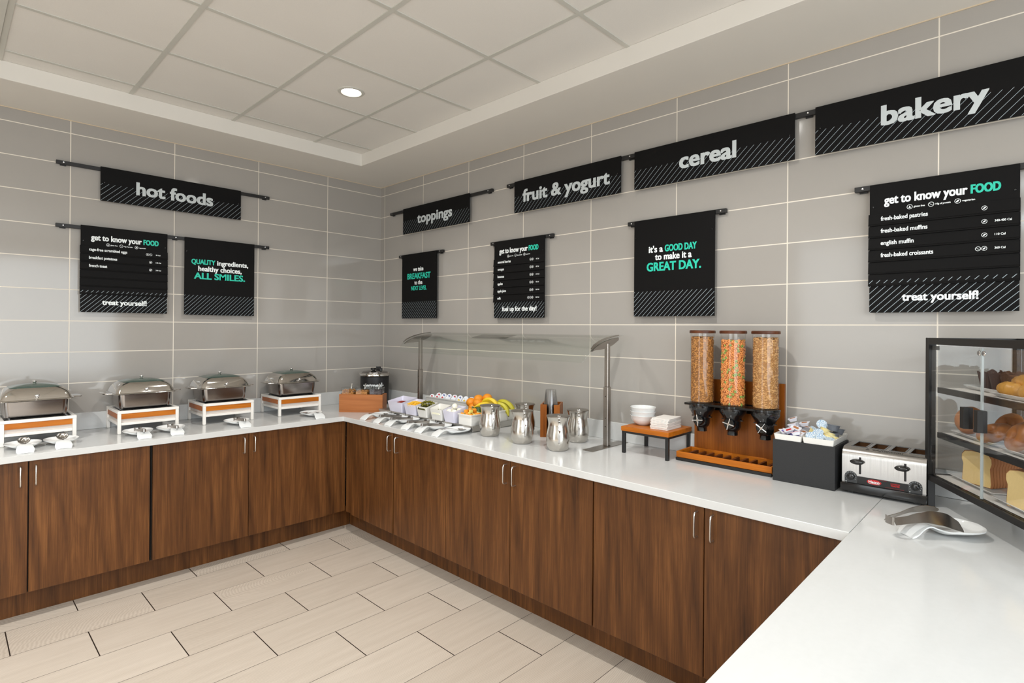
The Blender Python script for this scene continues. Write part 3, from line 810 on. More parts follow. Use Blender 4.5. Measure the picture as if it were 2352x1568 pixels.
# ------------------------------------------------------------ spoon rests and utensils
def rest_mesh():
    # local: tab end at x=0, dish end at x=.275 (tab faces the room)
    def sm(k): k = max(0, min(1, k)); return k * k * (3 - 2 * k)
    def prof(u):
        x = u * .275
        zc = .0015 + .034 * math.sin(min(1, u / .27) * PI / 2) if u < .27 else .0355 - .0305 * sm((u - .27) / .20)
        tab = .042 - .013 * sm(u / .26); tab *= min(1, .80 + .2 * math.sqrt(min(1, u / .05)))
        c = (u - .685) / .315; dish = .083 * max(0, 1 - abs(c) ** 2.2) ** .5 if abs(c) < 1 else 0
        hw = max(tab * (1 - sm((u - .55) / .1)), dish, .003) if u > .30 else tab
        return x, zc, hw
    N = 44; raw = [prof(i / N) for i in range(N + 1)]
    hws = [r[2] for r in raw]
    for _ in range(2): hws = [hws[0]] + [(hws[i - 1] + 2 * hws[i] + hws[i + 1]) / 4 for i in range(1, N)] + [hws[-1]]
    grid = []
    for i in range(N + 1):
        u = i / N; x, zc, _ = raw[i]; hw = hws[i]; row = []
        dish = sm((u - .30) / .22); endl = sm((u - .80) / .2)
        for j in range(-8, 9):
            v = j / 8; e = abs(v) ** 2.2
            row.append((x, v * hw, zc + dish * max(.022 * e, .023 * endl * endl) - (1 - dish) * .002 * e + .0045))
        grid.append(row)
    return MB().shell(grid, .0045)
def rest_proto(label):
    o = rest_mesh().build('spoon_rest', 'white', smooth=70); tag(o, label, 'spoon rest', 'white porcelain spoon rests'); return o
rest0 = None
def place_rest(label, tip, ang, z=CT):
    global rest0
    if rest0 is None: rest0 = rest_proto(label); o = rest0
    else: o = dup(rest0, label)
    o.location = (tip[0], tip[1], z); o.rotation_euler = (0, 0, math.radians(ang)); return o

def tongs_proto(label):
    # hinge end at x=0, lying on edge, arms spread in y; flat strips standing on edge
    t = thing('serving_tongs', label, 'tongs', (0, 0, 0), 0, 'serving tongs on spoon rests')
    mb = MB(); mb.strip([(.008, -.008, .009), (.002, -.006, .009), (0, 0, .009), (.002, .006, .009), (.008, .008, .009)], (0, 0, 1), .017, .0016).build('spring_bend', 'tongsteel', t)
    for s_ in (-1, 1):
        a = MB().strip([(.008, .008 * s_, .009), (.06, .014 * s_, .009), (.12, .018 * s_, .0085), (.155, .016 * s_, .008)], (0, 0, 1), [.017, .016, .013, .013], .0016).build('arm', 'tongsteel', t)
        MB().strip([(.155, .016 * s_, .008), (.172, .020 * s_, .008), (.188, .016 * s_, .008), (.196, .008 * s_, .008)], (0, 0, 1), [.013, .022, .024, .012], .0016).build('scoop_tip', 'tongsteel', a)
    return t
def spoon_proto(label, name='serving_spoon', cat='spoon', grp='serving spoons on spoon rests'):
    t = thing(name, label, cat, (0, 0, 0), 0, grp)
    MB().strip([(0, 0, .004), (.05, 0, .010), (.10, 0, .010), (.135, 0, .004), (.15, 0, .002)], (0, 1, 0), [.017, .014, .009, .009, .014], .002).build('handle', 'spoonsteel', t)
    g = []
    for i in range(11):
        u = i / 10; hw = .0265 * max(.02, 1 - (2 * u - 1) ** 2) ** .5 * (1.05 - .2 * u); row = []
        for j in range(-5, 6):
            v = j / 5; row.append((.146 + u * .072, v * hw, .004 - .011 * (1 - v * v) * math.sin(PI * min(1, u * .9 + .06)) + .004 * u + .009))
        g.append(row)
    MB().shell(g, .0014).build('bowl', 'spoonsteel', t, smooth=70)
    return t
tongs0 = spoon0 = None
def put_tongs(label, loc, rot):
    global tongs0
    if tongs0 is None: tongs0 = tongs_proto(label); o = tongs0
    else: o = dup(tongs0, label)
    o.location = loc; o.rotation_euler = rot
def put_spoon(label, loc, rot):
    global spoon0
    if spoon0 is None: spoon0 = spoon_proto(label); o = spoon0
    else: o = dup(spoon0, label)
    o.location = loc; o.rotation_euler = rot
def along(tip, ang, d, side=0):
    a = math.radians(ang); return (tip[0] + d * math.cos(a) - side * math.sin(a), tip[1] + d * math.sin(a) + side * math.cos(a))
# hot food side: rests with the tab towards the front edge
L = [((-2.655, -.655), 89, 'ladle', 'first from the frame edge'), ((-2.490, -.650), 87, 'ladle', 'second from the frame edge'),
     ((-2.095, -.648), 90, 'tongs', 'in front of the second chafer'), ((-1.915, -.650), 88, 'tongs', 'just before the third chafer stand'),
     ((-1.500, -.668), 89, 'tongs', 'in front of the third chafer'), ((-.955, -.680), 86, 'spoon', 'in front of the chafer nearest the kettle')]
def ladle_proto(label):
    t = thing('serving_ladle', label, 'ladle', (0, 0, 0), 0, 'solid serving ladles')
    prof = [(0, 0), (.016, .0015), (.029, .008), (.0365, .019), (.038, .026), (.0365, .026), (.0345, .018), (.027, .0095), (.015, .0035), (0, .0025)]
    mb = MB(); mb.T = Matrix.Translation((0, .0, .006)) @ Matrix.Rotation(math.radians(30), 4, 'X') @ Matrix.Translation((0, 0, -.013))
    mb.lathe(prof, 28).build('bowl', 'spoonsteel', t, smooth=70)
    MB().strip([(.0, -.034, .000), (.0, -.046, .002), (0, -.060, -.002), (0, -.078, -.014)], (1, 0, 0), [.012, .010, .010, .016], .002).build('handle', 'spoonsteel', t)
    return t
lad0 = None
for (tip, ang, what, wh) in L:
    place_rest('white spoon rest on the hot food counter, ' + wh, tip, ang)
    if what == 'ladle':
        lb = 'round steel ladle on the hot food counter rest, ' + wh
        o = ladle_proto(lb) if lad0 is None else dup(lad0, lb); lad0 = lad0 or o
        p = along(tip, ang, .118); o.location = (p[0], p[1], CT + .044); o.scale = (.74, .74, .74); o.rotation_euler = (0, 0, math.radians(ang - 90))
    elif what == 'tongs':
        p = along(tip, ang, .018); put_tongs('steel tongs on a hot food rest, ' + wh, (p[0], p[1], CT + .040), (0, math.radians(4), math.radians(ang)))
    else:
        p = along(tip, ang, .045); put_spoon('steel serving spoon on a hot food rest, ' + wh, (p[0], p[1], CT + .0410), (0, math.radians(9), math.radians(ang + 12)))
Rr = [((-.757, -.942), 0, 'spoon', 'nearest the topping caddy'), ((-.762, -1.134), 0, 'tongs', 'second from the caddy'), ((-.764, -1.289), 2, 'tongs', 'third from the caddy'),
      ((-.760, -1.487), 3, 'tongs', 'fourth from the caddy'), ((-.764, -1.648), -1, 'tongs', 'fifth from the caddy'), ((-.764, -1.828), -6, 'spoon', 'nearest the steel pitchers')]
for tip, ang, what, wh in Rr:
    place_rest('white porcelain spoon rest in the row below the cold bins, ' + wh, tip, ang)
    if what == 'tongs':
        p = along(tip, ang, .030); put_tongs('steel tongs on the row of rests below the cold bins, ' + wh, (p[0], p[1], CT + .0405), (0, math.radians(6), math.radians(ang)))
    else:
        p = along(tip, ang, .055, .004); put_spoon('small steel spoon on the row of rests below the cold bins, ' + wh, (p[0], p[1], CT + .0395), (0, math.radians(10), math.radians(ang + 4)))
# near wing
place_rest('white porcelain spoon rest on the near wing beside the bakery case', (-.672, -4.322), -40)
t = thing('bakery_tongs', 'wide steel bakery tongs lying on the spoon rest of the near wing', 'tongs', (-.722, -4.283, CT + .046), math.radians(-39))
MB().strip([(.006, -.018, .010), (.001, -.014, .010), (0, 0, .010), (.001, .014, .010), (.006, .018, .010)], (0, 0, 1), .026, .002).build('spring_bend', 'tongsteel', t)
for s_ in (-1, 1):
    if s_ < 0: P = [(.006, -.018, .010), (.05, -.021, .014), (.10, -.026, .022), (.15, -.032, .021), (.20, -.036, .009), (.236, -.036, -.008), (.243, -.036, -.011)]; W2 = [.026, .026, .034, .048, .054, .040, .020]
    else: P = [(.006, .018, .010), (.05, .021, .018), (.10, .026, .030), (.15, .030, .034), (.19, .030, .031), (.210, .027, .028), (.216, .026, .027)]; W2 = [.026, .026, .032, .038, .030, .018, .008]
    P, W2 = smooth_path(P, W2, 6)
    MB().strip(P, (0, .62 * -s_, .78), W2, .0022).build('blade', 'tongsteel', t, smooth=60)

# ------------------------------------------------------------ oatmeal kettle
t = thing('soup_kettle', 'black oatmeal kettle with steel lid standing in the wall corner', 'kettle', (-.205, -.235, CT))
MB().lathe([(0, 0), (.115, 0), (.122, .006), (.127, .02), (.1275, .255), (.124, .258), (0, .258)], 56).build('body', 'black', t)
mb = MB()
rc = .1279
def wrapk(p):
    a = math.radians(231) + p[0] / rc; return (rc * math.cos(a), rc * math.sin(a), p[2])
put_text(mb, '\u00b7oatmeal\u00b7', -.098, .098, .158, .046, 0, bold=.04, warp=wrapk)
mb.build('lettering', 'ink_white', t, smooth=0, fix=False)
mb = MB()
for k in range(-9, 10):
    p = [wrapk((k * .016 + q, 0, z)) for q, z in ((-.0010, .206), (.0010, .206), (.027, .232), (.025, .232))]; mb.add(p, [(0, 1, 2, 3)])
mb.build('stripe_pattern', plain('dark_stripe_ink', S(62, 58, 66), .5), t, smooth=0, fix=False)
MB().lathe([(.120, .2585), (.139, .262), (.140, .268), (.137, .286), (.133, .290), (.118, .291), (.118, .2585)], 56).build('steel_rim', 'steel', t)
lid = MB().lathe([(.117, .2905), (.117, .295), (.100, .302), (.06, .309), (0, .311)], 48).build('lid', 'brushed', t)
MB().lathe([(0, .311), (.010, .311), (.012, .318), (.026, .322), (.027, .332), (.022, .338), (0, .339)], 24, (-.035, -.035, -.003)).build('knob', 'blackgloss', lid)
MB().lathe([(0, .305), (.012, .305), (.013, .326), (.010, .330), (0, .330)], 16, (.03, -.055, 0)).build('vent_knob', 'blackgloss', lid)
MB().box(.03, .06, -.01, .03, .303, .342).build('hinge', 'blackgloss', lid, bevel=.004)

# ------------------------------------------------------------ topping caddy with jars
cd = thing('topping_caddy', 'open wooden box holding three topping jars in front of the oatmeal kettle', 'box', (-.690, -.470, CT), math.atan2(-.273, .24))
lw, dw, hw_ = .364, .128, .148
for nm, a in (('front_panel', (0, lw, 0, .011)), ('back_panel', (0, lw, dw - .011, dw)), ('end_panel', (0, .011, .0112, dw - .0112)), ('end_panel', (lw - .011, lw, .0112, dw - .0112))):
    MB().box(*a, .0, hw_).build(nm, 'caddywood', cd, bevel=.0012, seg=1, smooth=0)
MB().box(.0112, lw - .0112, .0112, dw - .0112, .002, .012).build('bottom_panel', 'caddywood', cd, smooth=0)
ux, uy = math.cos(cd.rotation_euler[2]), math.sin(cd.rotation_euler[2])
for k, (fill, what, top) in enumerate((('tan', 'brown sugar', .168), ('nuts', 'chopped nuts', .176), ('seeds', 'dark raisins', .182))):
    cx = .065 + .116 * k; cy = .064
    wx, wy = cd.location.x + cx * ux - cy * uy, cd.location.y + cx * uy + cy * ux
    j = thing('topping_jar', 'square clear topping jar of %s in the wooden caddy' % what, 'jar', (wx, wy, CT + .0125), cd.rotation_euler[2], 'topping jars in the caddy')
    MB().loft([rrect(.050, .048, .008, 0), rrect(.0525, .050, .008, .183)]).build('glass_body', 'acrylic', j, smooth=30)
    MB().loft([rrect(.053, .0505, .008, .1835), rrect(.055, .052, .008, .188), rrect(.053, .050, .008, .1905)]).build('lid', 'acrylic', j, smooth=30)
    f = MB()
    f.box(-.047, .047, -.045, .045, .004, top - .022)
    rnd = random.Random(k)
    for q in range(170):
        r = (.0045, .0035, .003) if k == 1 else (.004, .004, .0035) if k == 2 else (.006, .006, .004)
        on = rnd.random()
        if on < .5: c = (rnd.uniform(-.044, .044), rnd.uniform(-.042, .042), top - .020 + rnd.uniform(0, .008) + (0.016 * (rnd.random()) if k == 0 else 0))
        else: c = (rnd.uniform(-.045, .045), -.0445, rnd.uniform(.12, top - .02))
        f.ball(c, r, 6, 4, amp=.3, seed=q)
    o = f.build('topping', fill, smooth=60); o.location = j.location; o.rotation_euler = j.rotation_euler; o.location.z += .0
    tag(o, '%s filling the clear topping jar' % what, 'topping', 'toppings in the jars', 'stuff')
    sp = MB().strip([(.012, -.004, top - .03), (.016, -.004, .18), (.020, -.006, .205), (.025, -.008, .222)], (1, .4, 0), [.006, .006, .008, .011], .0018).build('topping_spoon', 'spoonsteel', smooth=60)
    sp.location = j.location; sp.rotation_euler = j.rotation_euler
    tag(sp, 'small steel spoon handle sticking out of the jar of %s' % what, 'spoon', 'spoons in the topping jars')

# ------------------------------------------------------------ cold bar
TZ = CT + .042
def cold_tray(label, x0, x1, y0, y1, seams):
    o = thing('cold_tray', label, 'tray', (0, 0, CT), 0, 'grey metal cold trays')
    MB().box(x0 + .005, x1 - .005, y1 + .005, y0 - .005, .001, .028).box(x0, x1, y1, y0, .028, .042).build('tray_body', 'tray_metal', o, bevel=.003, seg=2, smooth=0)
    for y in seams: MB().box(x0 - .0012, x0 - .0005, y - .0016, y + .0016, .003, .0415).build('seam', 'black', o, smooth=0)
cold_tray('grey metal cold tray under the row of tilted white bins', -.500, -.240, -.765, -1.905, (-.946, -1.135, -1.321, -1.506, -1.704))
cold_tray('grey metal cold tray along the wall, under the fruit bowl and portion cups', -.234, -.045, -.985, -1.905, ())
def bin_(label, mat, y0, y1, xf, xb, zt, taper=.016, flange=0, zb=None):
    # rim plane rises from zt at the front to zb at the wall side
    zb = zt if zb is None else zb
    t = thing('food_bin', label, 'bin', ((xf + xb) / 2, (y0 + y1) / 2, TZ), 0, 'white bins of the cold bar')
    a, b = (xb - xf) / 2, abs(y1 - y0) / 2; w_ = .004
    tb = min(taper, .010)
    def rim(k, da, db, off=0):
        return [(p[0], p[1], off + (zt - TZ) + (zb - zt) * (p[0] + a) / (2 * a)) for p in rrect(a - da, b - db, .006, 0)]
    R_ = [rrect(a - taper, b - tb, .006, .0)]
    if flange: R_ += [rim(0, taper, tb, -.007), rim(0, 0, 0, -.006)]
    R_ += [rim(0, 0, 0), rim(0, w_ + flange, w_ + flange), rrect(a - taper - w_, b - tb - w_, .005, .005)]
    MB().loft(R_, cap0=True, cap1=True).build('shell', mat, t, smooth=30)
    return t
def heap(name, label, cat, grp, loc, a, b, z0, rise, mats, n, gen, seed):
    rnd = random.Random(seed); mb = MB()
    mb.loft([rrect(a, b, .01, z0 - .012), rrect(a * .9, b * .9, .01, z0 - .002), rrect(a * .5, b * .5, .01, z0 + rise * .5)])
    for i in range(n):
        x, y = rnd.uniform(-a, a) * .92, rnd.uniform(-b, b) * .92
        z = z0 + rise * max(0, 1 - (x / a) ** 2) * max(0, 1 - (y / b) ** 2)
        gen(mb, rnd, x, y, z, i)
    o = mb.build(name, mats, smooth=50); o.location = loc; o.rotation_euler = (0, -.2, 0); tag(o, label, cat, grp, 'stuff'); return o
def shred(mb, r, x, y, z, i):
    a = r.uniform(0, PI); d = .012; mb.tube([(x - d * math.cos(a), y - d * math.sin(a), z), (x, y, z + .004), (x + d * math.cos(a), y + d * math.sin(a), z - .001)], .0018, 5)
def bit(mb, r, x, y, z, i): mb.ball((x, y, z), (.006, .004, .0035), 6, 4, amp=.3, seed=i)
bin_('lavender tinted melamine bin of bacon bits nearest the caddy', 'lavender', -1.103, -.915, -.516, -.365, 1.035, .018, zb=1.064)
heap('bacon_bits', 'red brown bacon bits low in the lavender bin', 'bacon bits', 'cold bar foods', (-.436, -1.010, TZ), .046, .060, .064, .012, 'bacon', 90, bit, 1)
bin_('pale lavender melamine bin of shredded cheese', 'lavender', -1.285, -1.138, -.518, -.392, 1.033, .016, zb=1.062)
heap('shredded_cheese', 'yellow shredded cheese heaped in a pale bin', 'cheese', 'cold bar foods', (-.455, -1.212, TZ), .046, .060, .078, .018, 'cheddar', 150, shred, 2)
bin_('white melamine bin of pickled jalapeno slices', 'melamine', -1.425, -1.300, -.520, -.412, 1.033, .015, zb=1.062)
heap('jalapeno_brine', 'dark green layer of pickled peppers in the white bin', 'peppers', 'cold bar foods', (-.466, -1.362, TZ), .042, .050, .078, .012, 'jalapeno_dark', 30, bit, 3)
rnd = random.Random(5); j0 = None
for i in range(34):
    if j0 is None:
        j0 = MB().torus((0, 0, 0), .0075, .0032, 14, 6).build('jalapeno_slice', 'jalapeno'); o = tag(j0, 'ring slice of pickled jalapeno heaped in a white bin', 'jalapeno slice', 'jalapeno slices in the bin')
    else: o = dup(j0)
    x, y = rnd.uniform(-.036, .036), rnd.uniform(-.044, .044); z = .090 + .2 * x + .020 * (1 - (x / .04) ** 2) * (1 - (y / .05) ** 2) + rnd.uniform(0, .005)
    o.location = (-.466 + x, -1.362 + y, TZ + z); o.rotation_euler = (rnd.uniform(-.7, .7), rnd.uniform(-.7, .7), 0)
bin_('white melamine bin of herbed cream spread', 'melamine', -1.596, -1.467, -.522, -.428, 1.034, .014, zb=1.062)
heap('herb_spread', 'pale herbed spread at the bottom of a white bin', 'spread', 'cold bar foods', (-.476, -1.531, TZ), .034, .052, .062, .006, ['spread', 'herb'], 22, lambda m, r, x, y, z, i: m.ball((x, y, z + .002), (.003, .002, .002), 5, 4, mi=1), 4)
bin_('white melamine bin of boiled eggs', 'lavender', -1.732, -1.606, -.518, -.400, 1.034, .015, zb=1.063)
for i, (x, y, z, a) in enumerate(((-.482, -1.640, .070, 1.3), (-.482, -1.698, .070, 1.7), (-.436, -1.638, .078, 1.5), (-.436, -1.700, .078, 1.4), (-.452, -1.665, .108, .6))):
    o = MB().ball((0, 0, 0), (.027, .0205, .0205), 20, 12).build('boiled_egg', 'egg', smooth=80); o.location = (x, y, TZ + z - .001); o.rotation_euler = (0, 0, a)
    tag(o, 'peeled boiled egg on top of the others in the white bin' if i == 4 else 'peeled boiled egg lying in the white bin under the top egg', 'egg', 'boiled eggs in the bin')
bin_('white square bin of melon cubes at the pitcher end', 'melamine', -1.894, -1.750, -.502, -.362, 1.028, .006, flange=.010)
rnd = random.Random(11); k = 0
for i in range(20):
    hon = i % 5 in (1, 4)
    x, y = (-.478 + (i % 5) * .023 if i < 15 else -.465 + (i - 15) * .016), (-1.868 + (i // 5 % 3) * .045 if i < 15 else -1.83 + (i % 2) * .025)
    z = .064 + (.024 if i >= 15 else 0) + rnd.uniform(0, .006)
    o = MB().box(-.0115, .0115, -.0105, .0105, -.0105, .0105).build('melon_cube', 'honeydew' if hon else 'melon', bevel=.003, seg=2)
    o.location = (x + rnd.uniform(-.003, .003), y + rnd.uniform(-.004, .004), TZ + z); o.rotation_euler = (rnd.uniform(-.4, .4), rnd.uniform(-.4, .4), rnd.uniform(0, 3))
    nm = 'yellow honeydew' if hon else 'orange cantaloupe'
    tag(o, '%s cube %s the square white bin' % (nm, 'on top of the heap in' if i >= 15 else 'packed in'), 'melon cube', nm + ' cubes in the bin')

# trough of portion cups behind the bins
tr = thing('cup_trough', 'long white trough of portion cups along the wall behind the bins', 'trough', (-.140, -1.275, TZ))
R_ = [rrect(.060, .262, .006, 0), rrect(.066, .268, .006, .094), rrect(.071, .273, .006, .094), rrect(.071, .273, .006, .101), rrect(.062, .264, .005, .101), rrect(.058, .258, .005, .006)]
MB().loft(R_).build('shell', 'melamine', tr, smooth=30)
cupn = {'berry': 'red berry', 'blueb': 'blueberry', 'yel': 'yellow', 'whitepk': 'plain white'}
seq = ['berry', 'berry', 'berry', 'blueb', 'berry', 'blueb', 'whitepk', 'berry', 'whitepk', 'blueb', 'yel', 'whitepk', 'yel', 'whitepk', 'blueb', 'whitepk']
for i, kind in enumerate(seq):
    row = i % 2; y = -1.035 - .0335 * i; x = -.163 + .045 * row
    lb = 'small portion cup with a %s printed lid standing in the white trough' % cupn[kind]
    c = thing('portion_cup', lb, 'portion cup', (x, y, TZ + .093 + (.012 if row else 0)), 0, 'portion cups in the trough')
    c.rotation_euler = (0, -1.0, .72 + .15 * math.sin(i * 2.1))
    MB().lathe([(0, -.020), (.014, -.020), (.0195, .002), (.0215, .003), (.0215, .0045), (0, .0045)], 22).build('cup', 'cupclear' if i % 3 == 0 else 'whitepk', c)
    MB().lathe([(0, .0062), (.0205, .006), (.0212, .0048), (0, .0048)], 22).build('lid', 'whitepk', c)
    mb = MB(); mb.ball((.002, .001, .0064), (.0095, .008, .0006), 10, 4, amp=.35, seed=i).build('lid_print', kind, c)

# fruit bowl, oranges, bananas
fb = thing('fruit_bowl', 'green glazed bowl of oranges on the cold tray', 'bowl', (-.165, -1.640, TZ))
MB().lathe([(0, 0), (.045, 0), (.048, .006), (.078, .035), (.094, .080), (.0965, .0835), (.094, .0845)], 40).build('outer_glaze', 'green', fb)
MB().lathe([(.0955, .0846), (.0945, .0862), (.0915, .084), (.074, .038), (.044, .010), (0, .008)], 40).build('inner_glaze', 'cream', fb)
for i, (x, y, z, r, wh) in enumerate(((-.215, -1.572, .098, .037, 'at the caddy side of the bowl'), (-.175, -1.612, .122, .037, 'in the middle of the bowl, topmost'), (-.220, -1.655, .098, .0375, 'at the front of the bowl'), (-.130, -1.66, .130, .037, 'behind the bananas, highest against the wall'), (-.235, -1.613, .064, .033, 'low at the front rim of the bowl'), (-.130, -1.585, .085, .036, 'at the wall side, half hidden'))):
    o = MB().ball((0, 0, 0), (r, r, r * .95), 28, 18).build('orange', 'orange', smooth=80); o.location = (x, y, TZ + z + .005)
    tag(o, 'orange ' + wh, 'orange', 'oranges in the green bowl')
def banana_pts(l, bend, n=12):
    return [(l * (i / n - .5), 0, -bend * (2 * i / n - 1) ** 2) for i in range(n + 1)]
def banana(parent, M4, l=.19, r=.018, mat='banana'):
    n = 14; mb = MB(); mb.T = M4
    rs = [r * (.28 if i == 0 else .34 if i == 1 else .72 if i == 2 else .36 if i == n else .62 if i == n - 1 else .92 if i in (3, n - 2) else 1.0) for i in range(n + 1)]
    b = mb.tube(banana_pts(l, .045, n), rs, 6).build('banana', mat, parent, smooth=25)
    mb = MB(); mb.T = M4; P = banana_pts(l, .045, n)
    mb.tube([P[-1], (P[-1][0] + .005, 0, P[-1][2] - .005)], [.0062, .004], 7).tube([(P[0][0] - .012, 0, P[0][2] - .012), P[0]], [.005, .0055], 7).build('tip', 'stem', b)
def bm4(loc, yaw, pitch, roll): return Matrix.Translation(loc) @ Matrix.Rotation(yaw, 4, 'Z') @ Matrix.Rotation(pitch, 4, 'Y') @ Matrix.Rotation(roll, 4, 'X')
bb = thing('banana_bunch', 'pair of yellow bananas lying over the white bin beside the oranges', 'bananas', (-.185, -1.765, TZ + .075), 0, 'bananas by the fruit bowl')
banana(bb, bm4((-.055, -.005, .036), -1.35, .05, -.9), .175, .0185)
banana(bb, bm4((.0, .015, .062), -1.42, .06, -.3), .165, .0185)
bb = thing('banana_bunch', 'pair of greenish bananas at the pitcher end of the fruit', 'bananas', (-.11, -1.85, TZ + .075), 0, 'bananas by the fruit bowl')
banana(bb, bm4((.0, .01, .044), -1.42, .32, .1), .18, .019, 'banana_green')
banana(bb, bm4((-.045, .0, .030), -1.45, .36, -.3), .165, .017, 'banana_green')
bin_('white rectangular bin at the wall under the bananas', 'melamine', -1.897, -1.745, -.230, -.06, 1.031, .008, flange=.010)
# ------------------------------------------------------------ steel pitchers
def pitcher_proto(label):
    t = thing('pitcher', label, 'pitcher', (0, 0, CT), 0, 'steel pitchers')
    prof = [(0, .002), (.048, .002), (.053, .0), (.057, .004), (.0655, .030), (.0695, .058), (.0685, .085), (.0635, .112), (.0585, .136), (.0575, .152), (.060, .170), (.066, .190), (.0685, .1945), (.0665, .1955), (.058, .170), (.0, .166)]
    MB().lathe(prof, 56).build('body', 'pitcher_steel', t, smooth=50)
    lid = MB().lathe([(.0655, .1935), (.0685, .1965), (.0685, .199), (.060, .2005), (.03, .2015), (0, .2018)], 48).lathe([(0, .192), (.0655, .1935)], 48).build('lid', 'darksteel', t, smooth=50)
    MB().box(-.010, .010, -.060, -.046, .2008, .206).build('thumb_tab', 'steel', lid, bevel=.003)
    pts = [(0, -.0575, .168), (0, -.074, .175), (0, -.090, .166), (0, -.099, .140), (0, -.099, .110), (0, -.092, .080), (0, -.080, .060), (0, -.067, .050)]
    MB().strip(pts, (1, 0, 0), [.012, .013, .014, .014, .013, .012, .011, .010], .0055).build('handle', 'chrome', t, bevel=.0015, smooth=60)
    sp = [(-.016, .058, .176), (0, .0625, .18), (.016, .058, .176)]
    MB().loft([[(-.020, .055, .160), (0, .060, .160), (.020, .055, .160)], [(-.020, .061, .194), (0, .079, .197), (.020, .061, .194)]], cap0=False, cap1=False).build('spout', 'pitcher_steel', t)
    return t
pl = [((-.475, -2.050), 'nearest the white bins'), ((-.492, -2.352), 'in the front row, second from the white bins'), ((-.485, -2.632), 'at the front edge of the counter, nearest the camera'), ((-.212, -2.568), 'beside the guard post, near the wall'), ((-.258, -2.161), 'at the wall, half hidden behind another pitcher')]
pit = None
for (x, y), wh in pl:
    lb = 'polished steel pitcher with lid, ' + wh
    o = pitcher_proto(lb) if pit is None else dup(pit, lb); pit = pit or o
    a = math.atan2(-4.66 - y, -2.986 - x)          # handle turned towards the room
    o.location = (x, y, CT); o.rotation_euler = (0, 0, a + PI / 2 + (.25 if 'white bins' in wh else .08))

# ------------------------------------------------------------ cup dispenser
ca = math.radians(-58)
cx0, cy0 = -.279, -2.315
cd2 = thing('cup_dispenser', 'orange wooden cup dispenser box behind the pitchers', 'cup dispenser', (cx0, cy0, CT), ca)
w_, d_, h_ = .128, .165, .212
for nm, a in (('front_panel', (0, .042, 0, .011, .0, h_)), ('front_panel', (.088, w_, 0, .011, .028, h_ - .002)), ('front_lip', (.0422, w_, 0, .011, 0, .0275)), ('back_panel', (0, w_, d_ - .011, d_, 0, h_)), ('side_panel', (0, .011, .0112, d_ - .0112, 0, h_)), ('side_panel', (w_ - .011, w_, .0112, d_ - .0112, 0, h_))):
    MB().box(*a).build(nm, 'orangewood_v', cd2, bevel=.001, seg=1, smooth=0)
MB().box(.0112, w_ - .0112, .0112, d_ - .0112, .002, .014).build('bottom_panel', 'orangewood_v', cd2, smooth=0)
ccx = cx0 + .060 * math.cos(ca) - .060 * math.sin(ca); ccy = cy0 + .060 * math.sin(ca) + .060 * math.cos(ca)
cup0 = None
for k in range(24):
    if cup0 is None:
        cup0 = MB().lathe([(.046, 0), (.0475, .002), (.046, .004), (.0335, .102), (.031, .104), (0, .1045), (0, .1035), (.0315, .1025), (.0445, .004), (.0445, 0), (.046, 0)], 28).build('plastic_cup', 'cupclear', smooth=50); o = cup0
        tag(o, 'clear plastic cup nested upside down in the stack in the wooden dispenser', 'cup', 'clear cups stacked in the dispenser')
    else: o = dup(cup0)
    o.location = (ccx, ccy, CT + .0155 + .0081 * k)
o['label'] = 'topmost clear plastic cup, upside down on the stack in the wooden dispenser'; o.pop('group', None); o['group'] = 'clear cups stacked in the dispenser'

# ------------------------------------------------------------ sneeze guard
g = thing('sneeze_guard', 'curved clear sneeze guard on two steel posts over the cold bar', 'sneeze guard', (0, 0, CT))
gp = [(-.412, .512), (-.392, .548), (-.365, .582), (-.33, .606), (-.28, .626), (-.22, .642), (-.15, .655), (-.09, .662), (-.035, .665)]
mb = MB(); gy = [-2.785, -2.77, -2.4, -2.0, -1.6, -1.2, -.91, -.895]
grid = []
for x, z in gp:
    fr = max(0, (-.36 - x) / .055); grid.append([(x, max(-2.785 + .045 * fr ** 2, min(-.895 - .045 * fr ** 2, y)) if y in (gy[0], gy[-1]) else y + (.045 * fr ** 2 if y == gy[1] else -.045 * fr ** 2 if y == gy[-2] else 0), z) for y in gy])
mb.shell(grid, .005).build('guard_glass', 'glass', g, smooth=50)
dec = MB(); dx = [(-.27, .6295), (-.22, .6425), (-.15, .6555)]
dec.add([(dx[0][0], -1.62, dx[0][1]), (dx[0][0], -1.98, dx[0][1]), (dx[1][0], -1.98, dx[1][1]), (dx[1][0], -1.62, dx[1][1]), (dx[2][0], -1.98, dx[2][1]), (dx[2][0], -1.62, dx[2][1])], [(0, 1, 2, 3), (3, 2, 4, 5)])
dec.build('sticker', 'sticker', g, smooth=0)
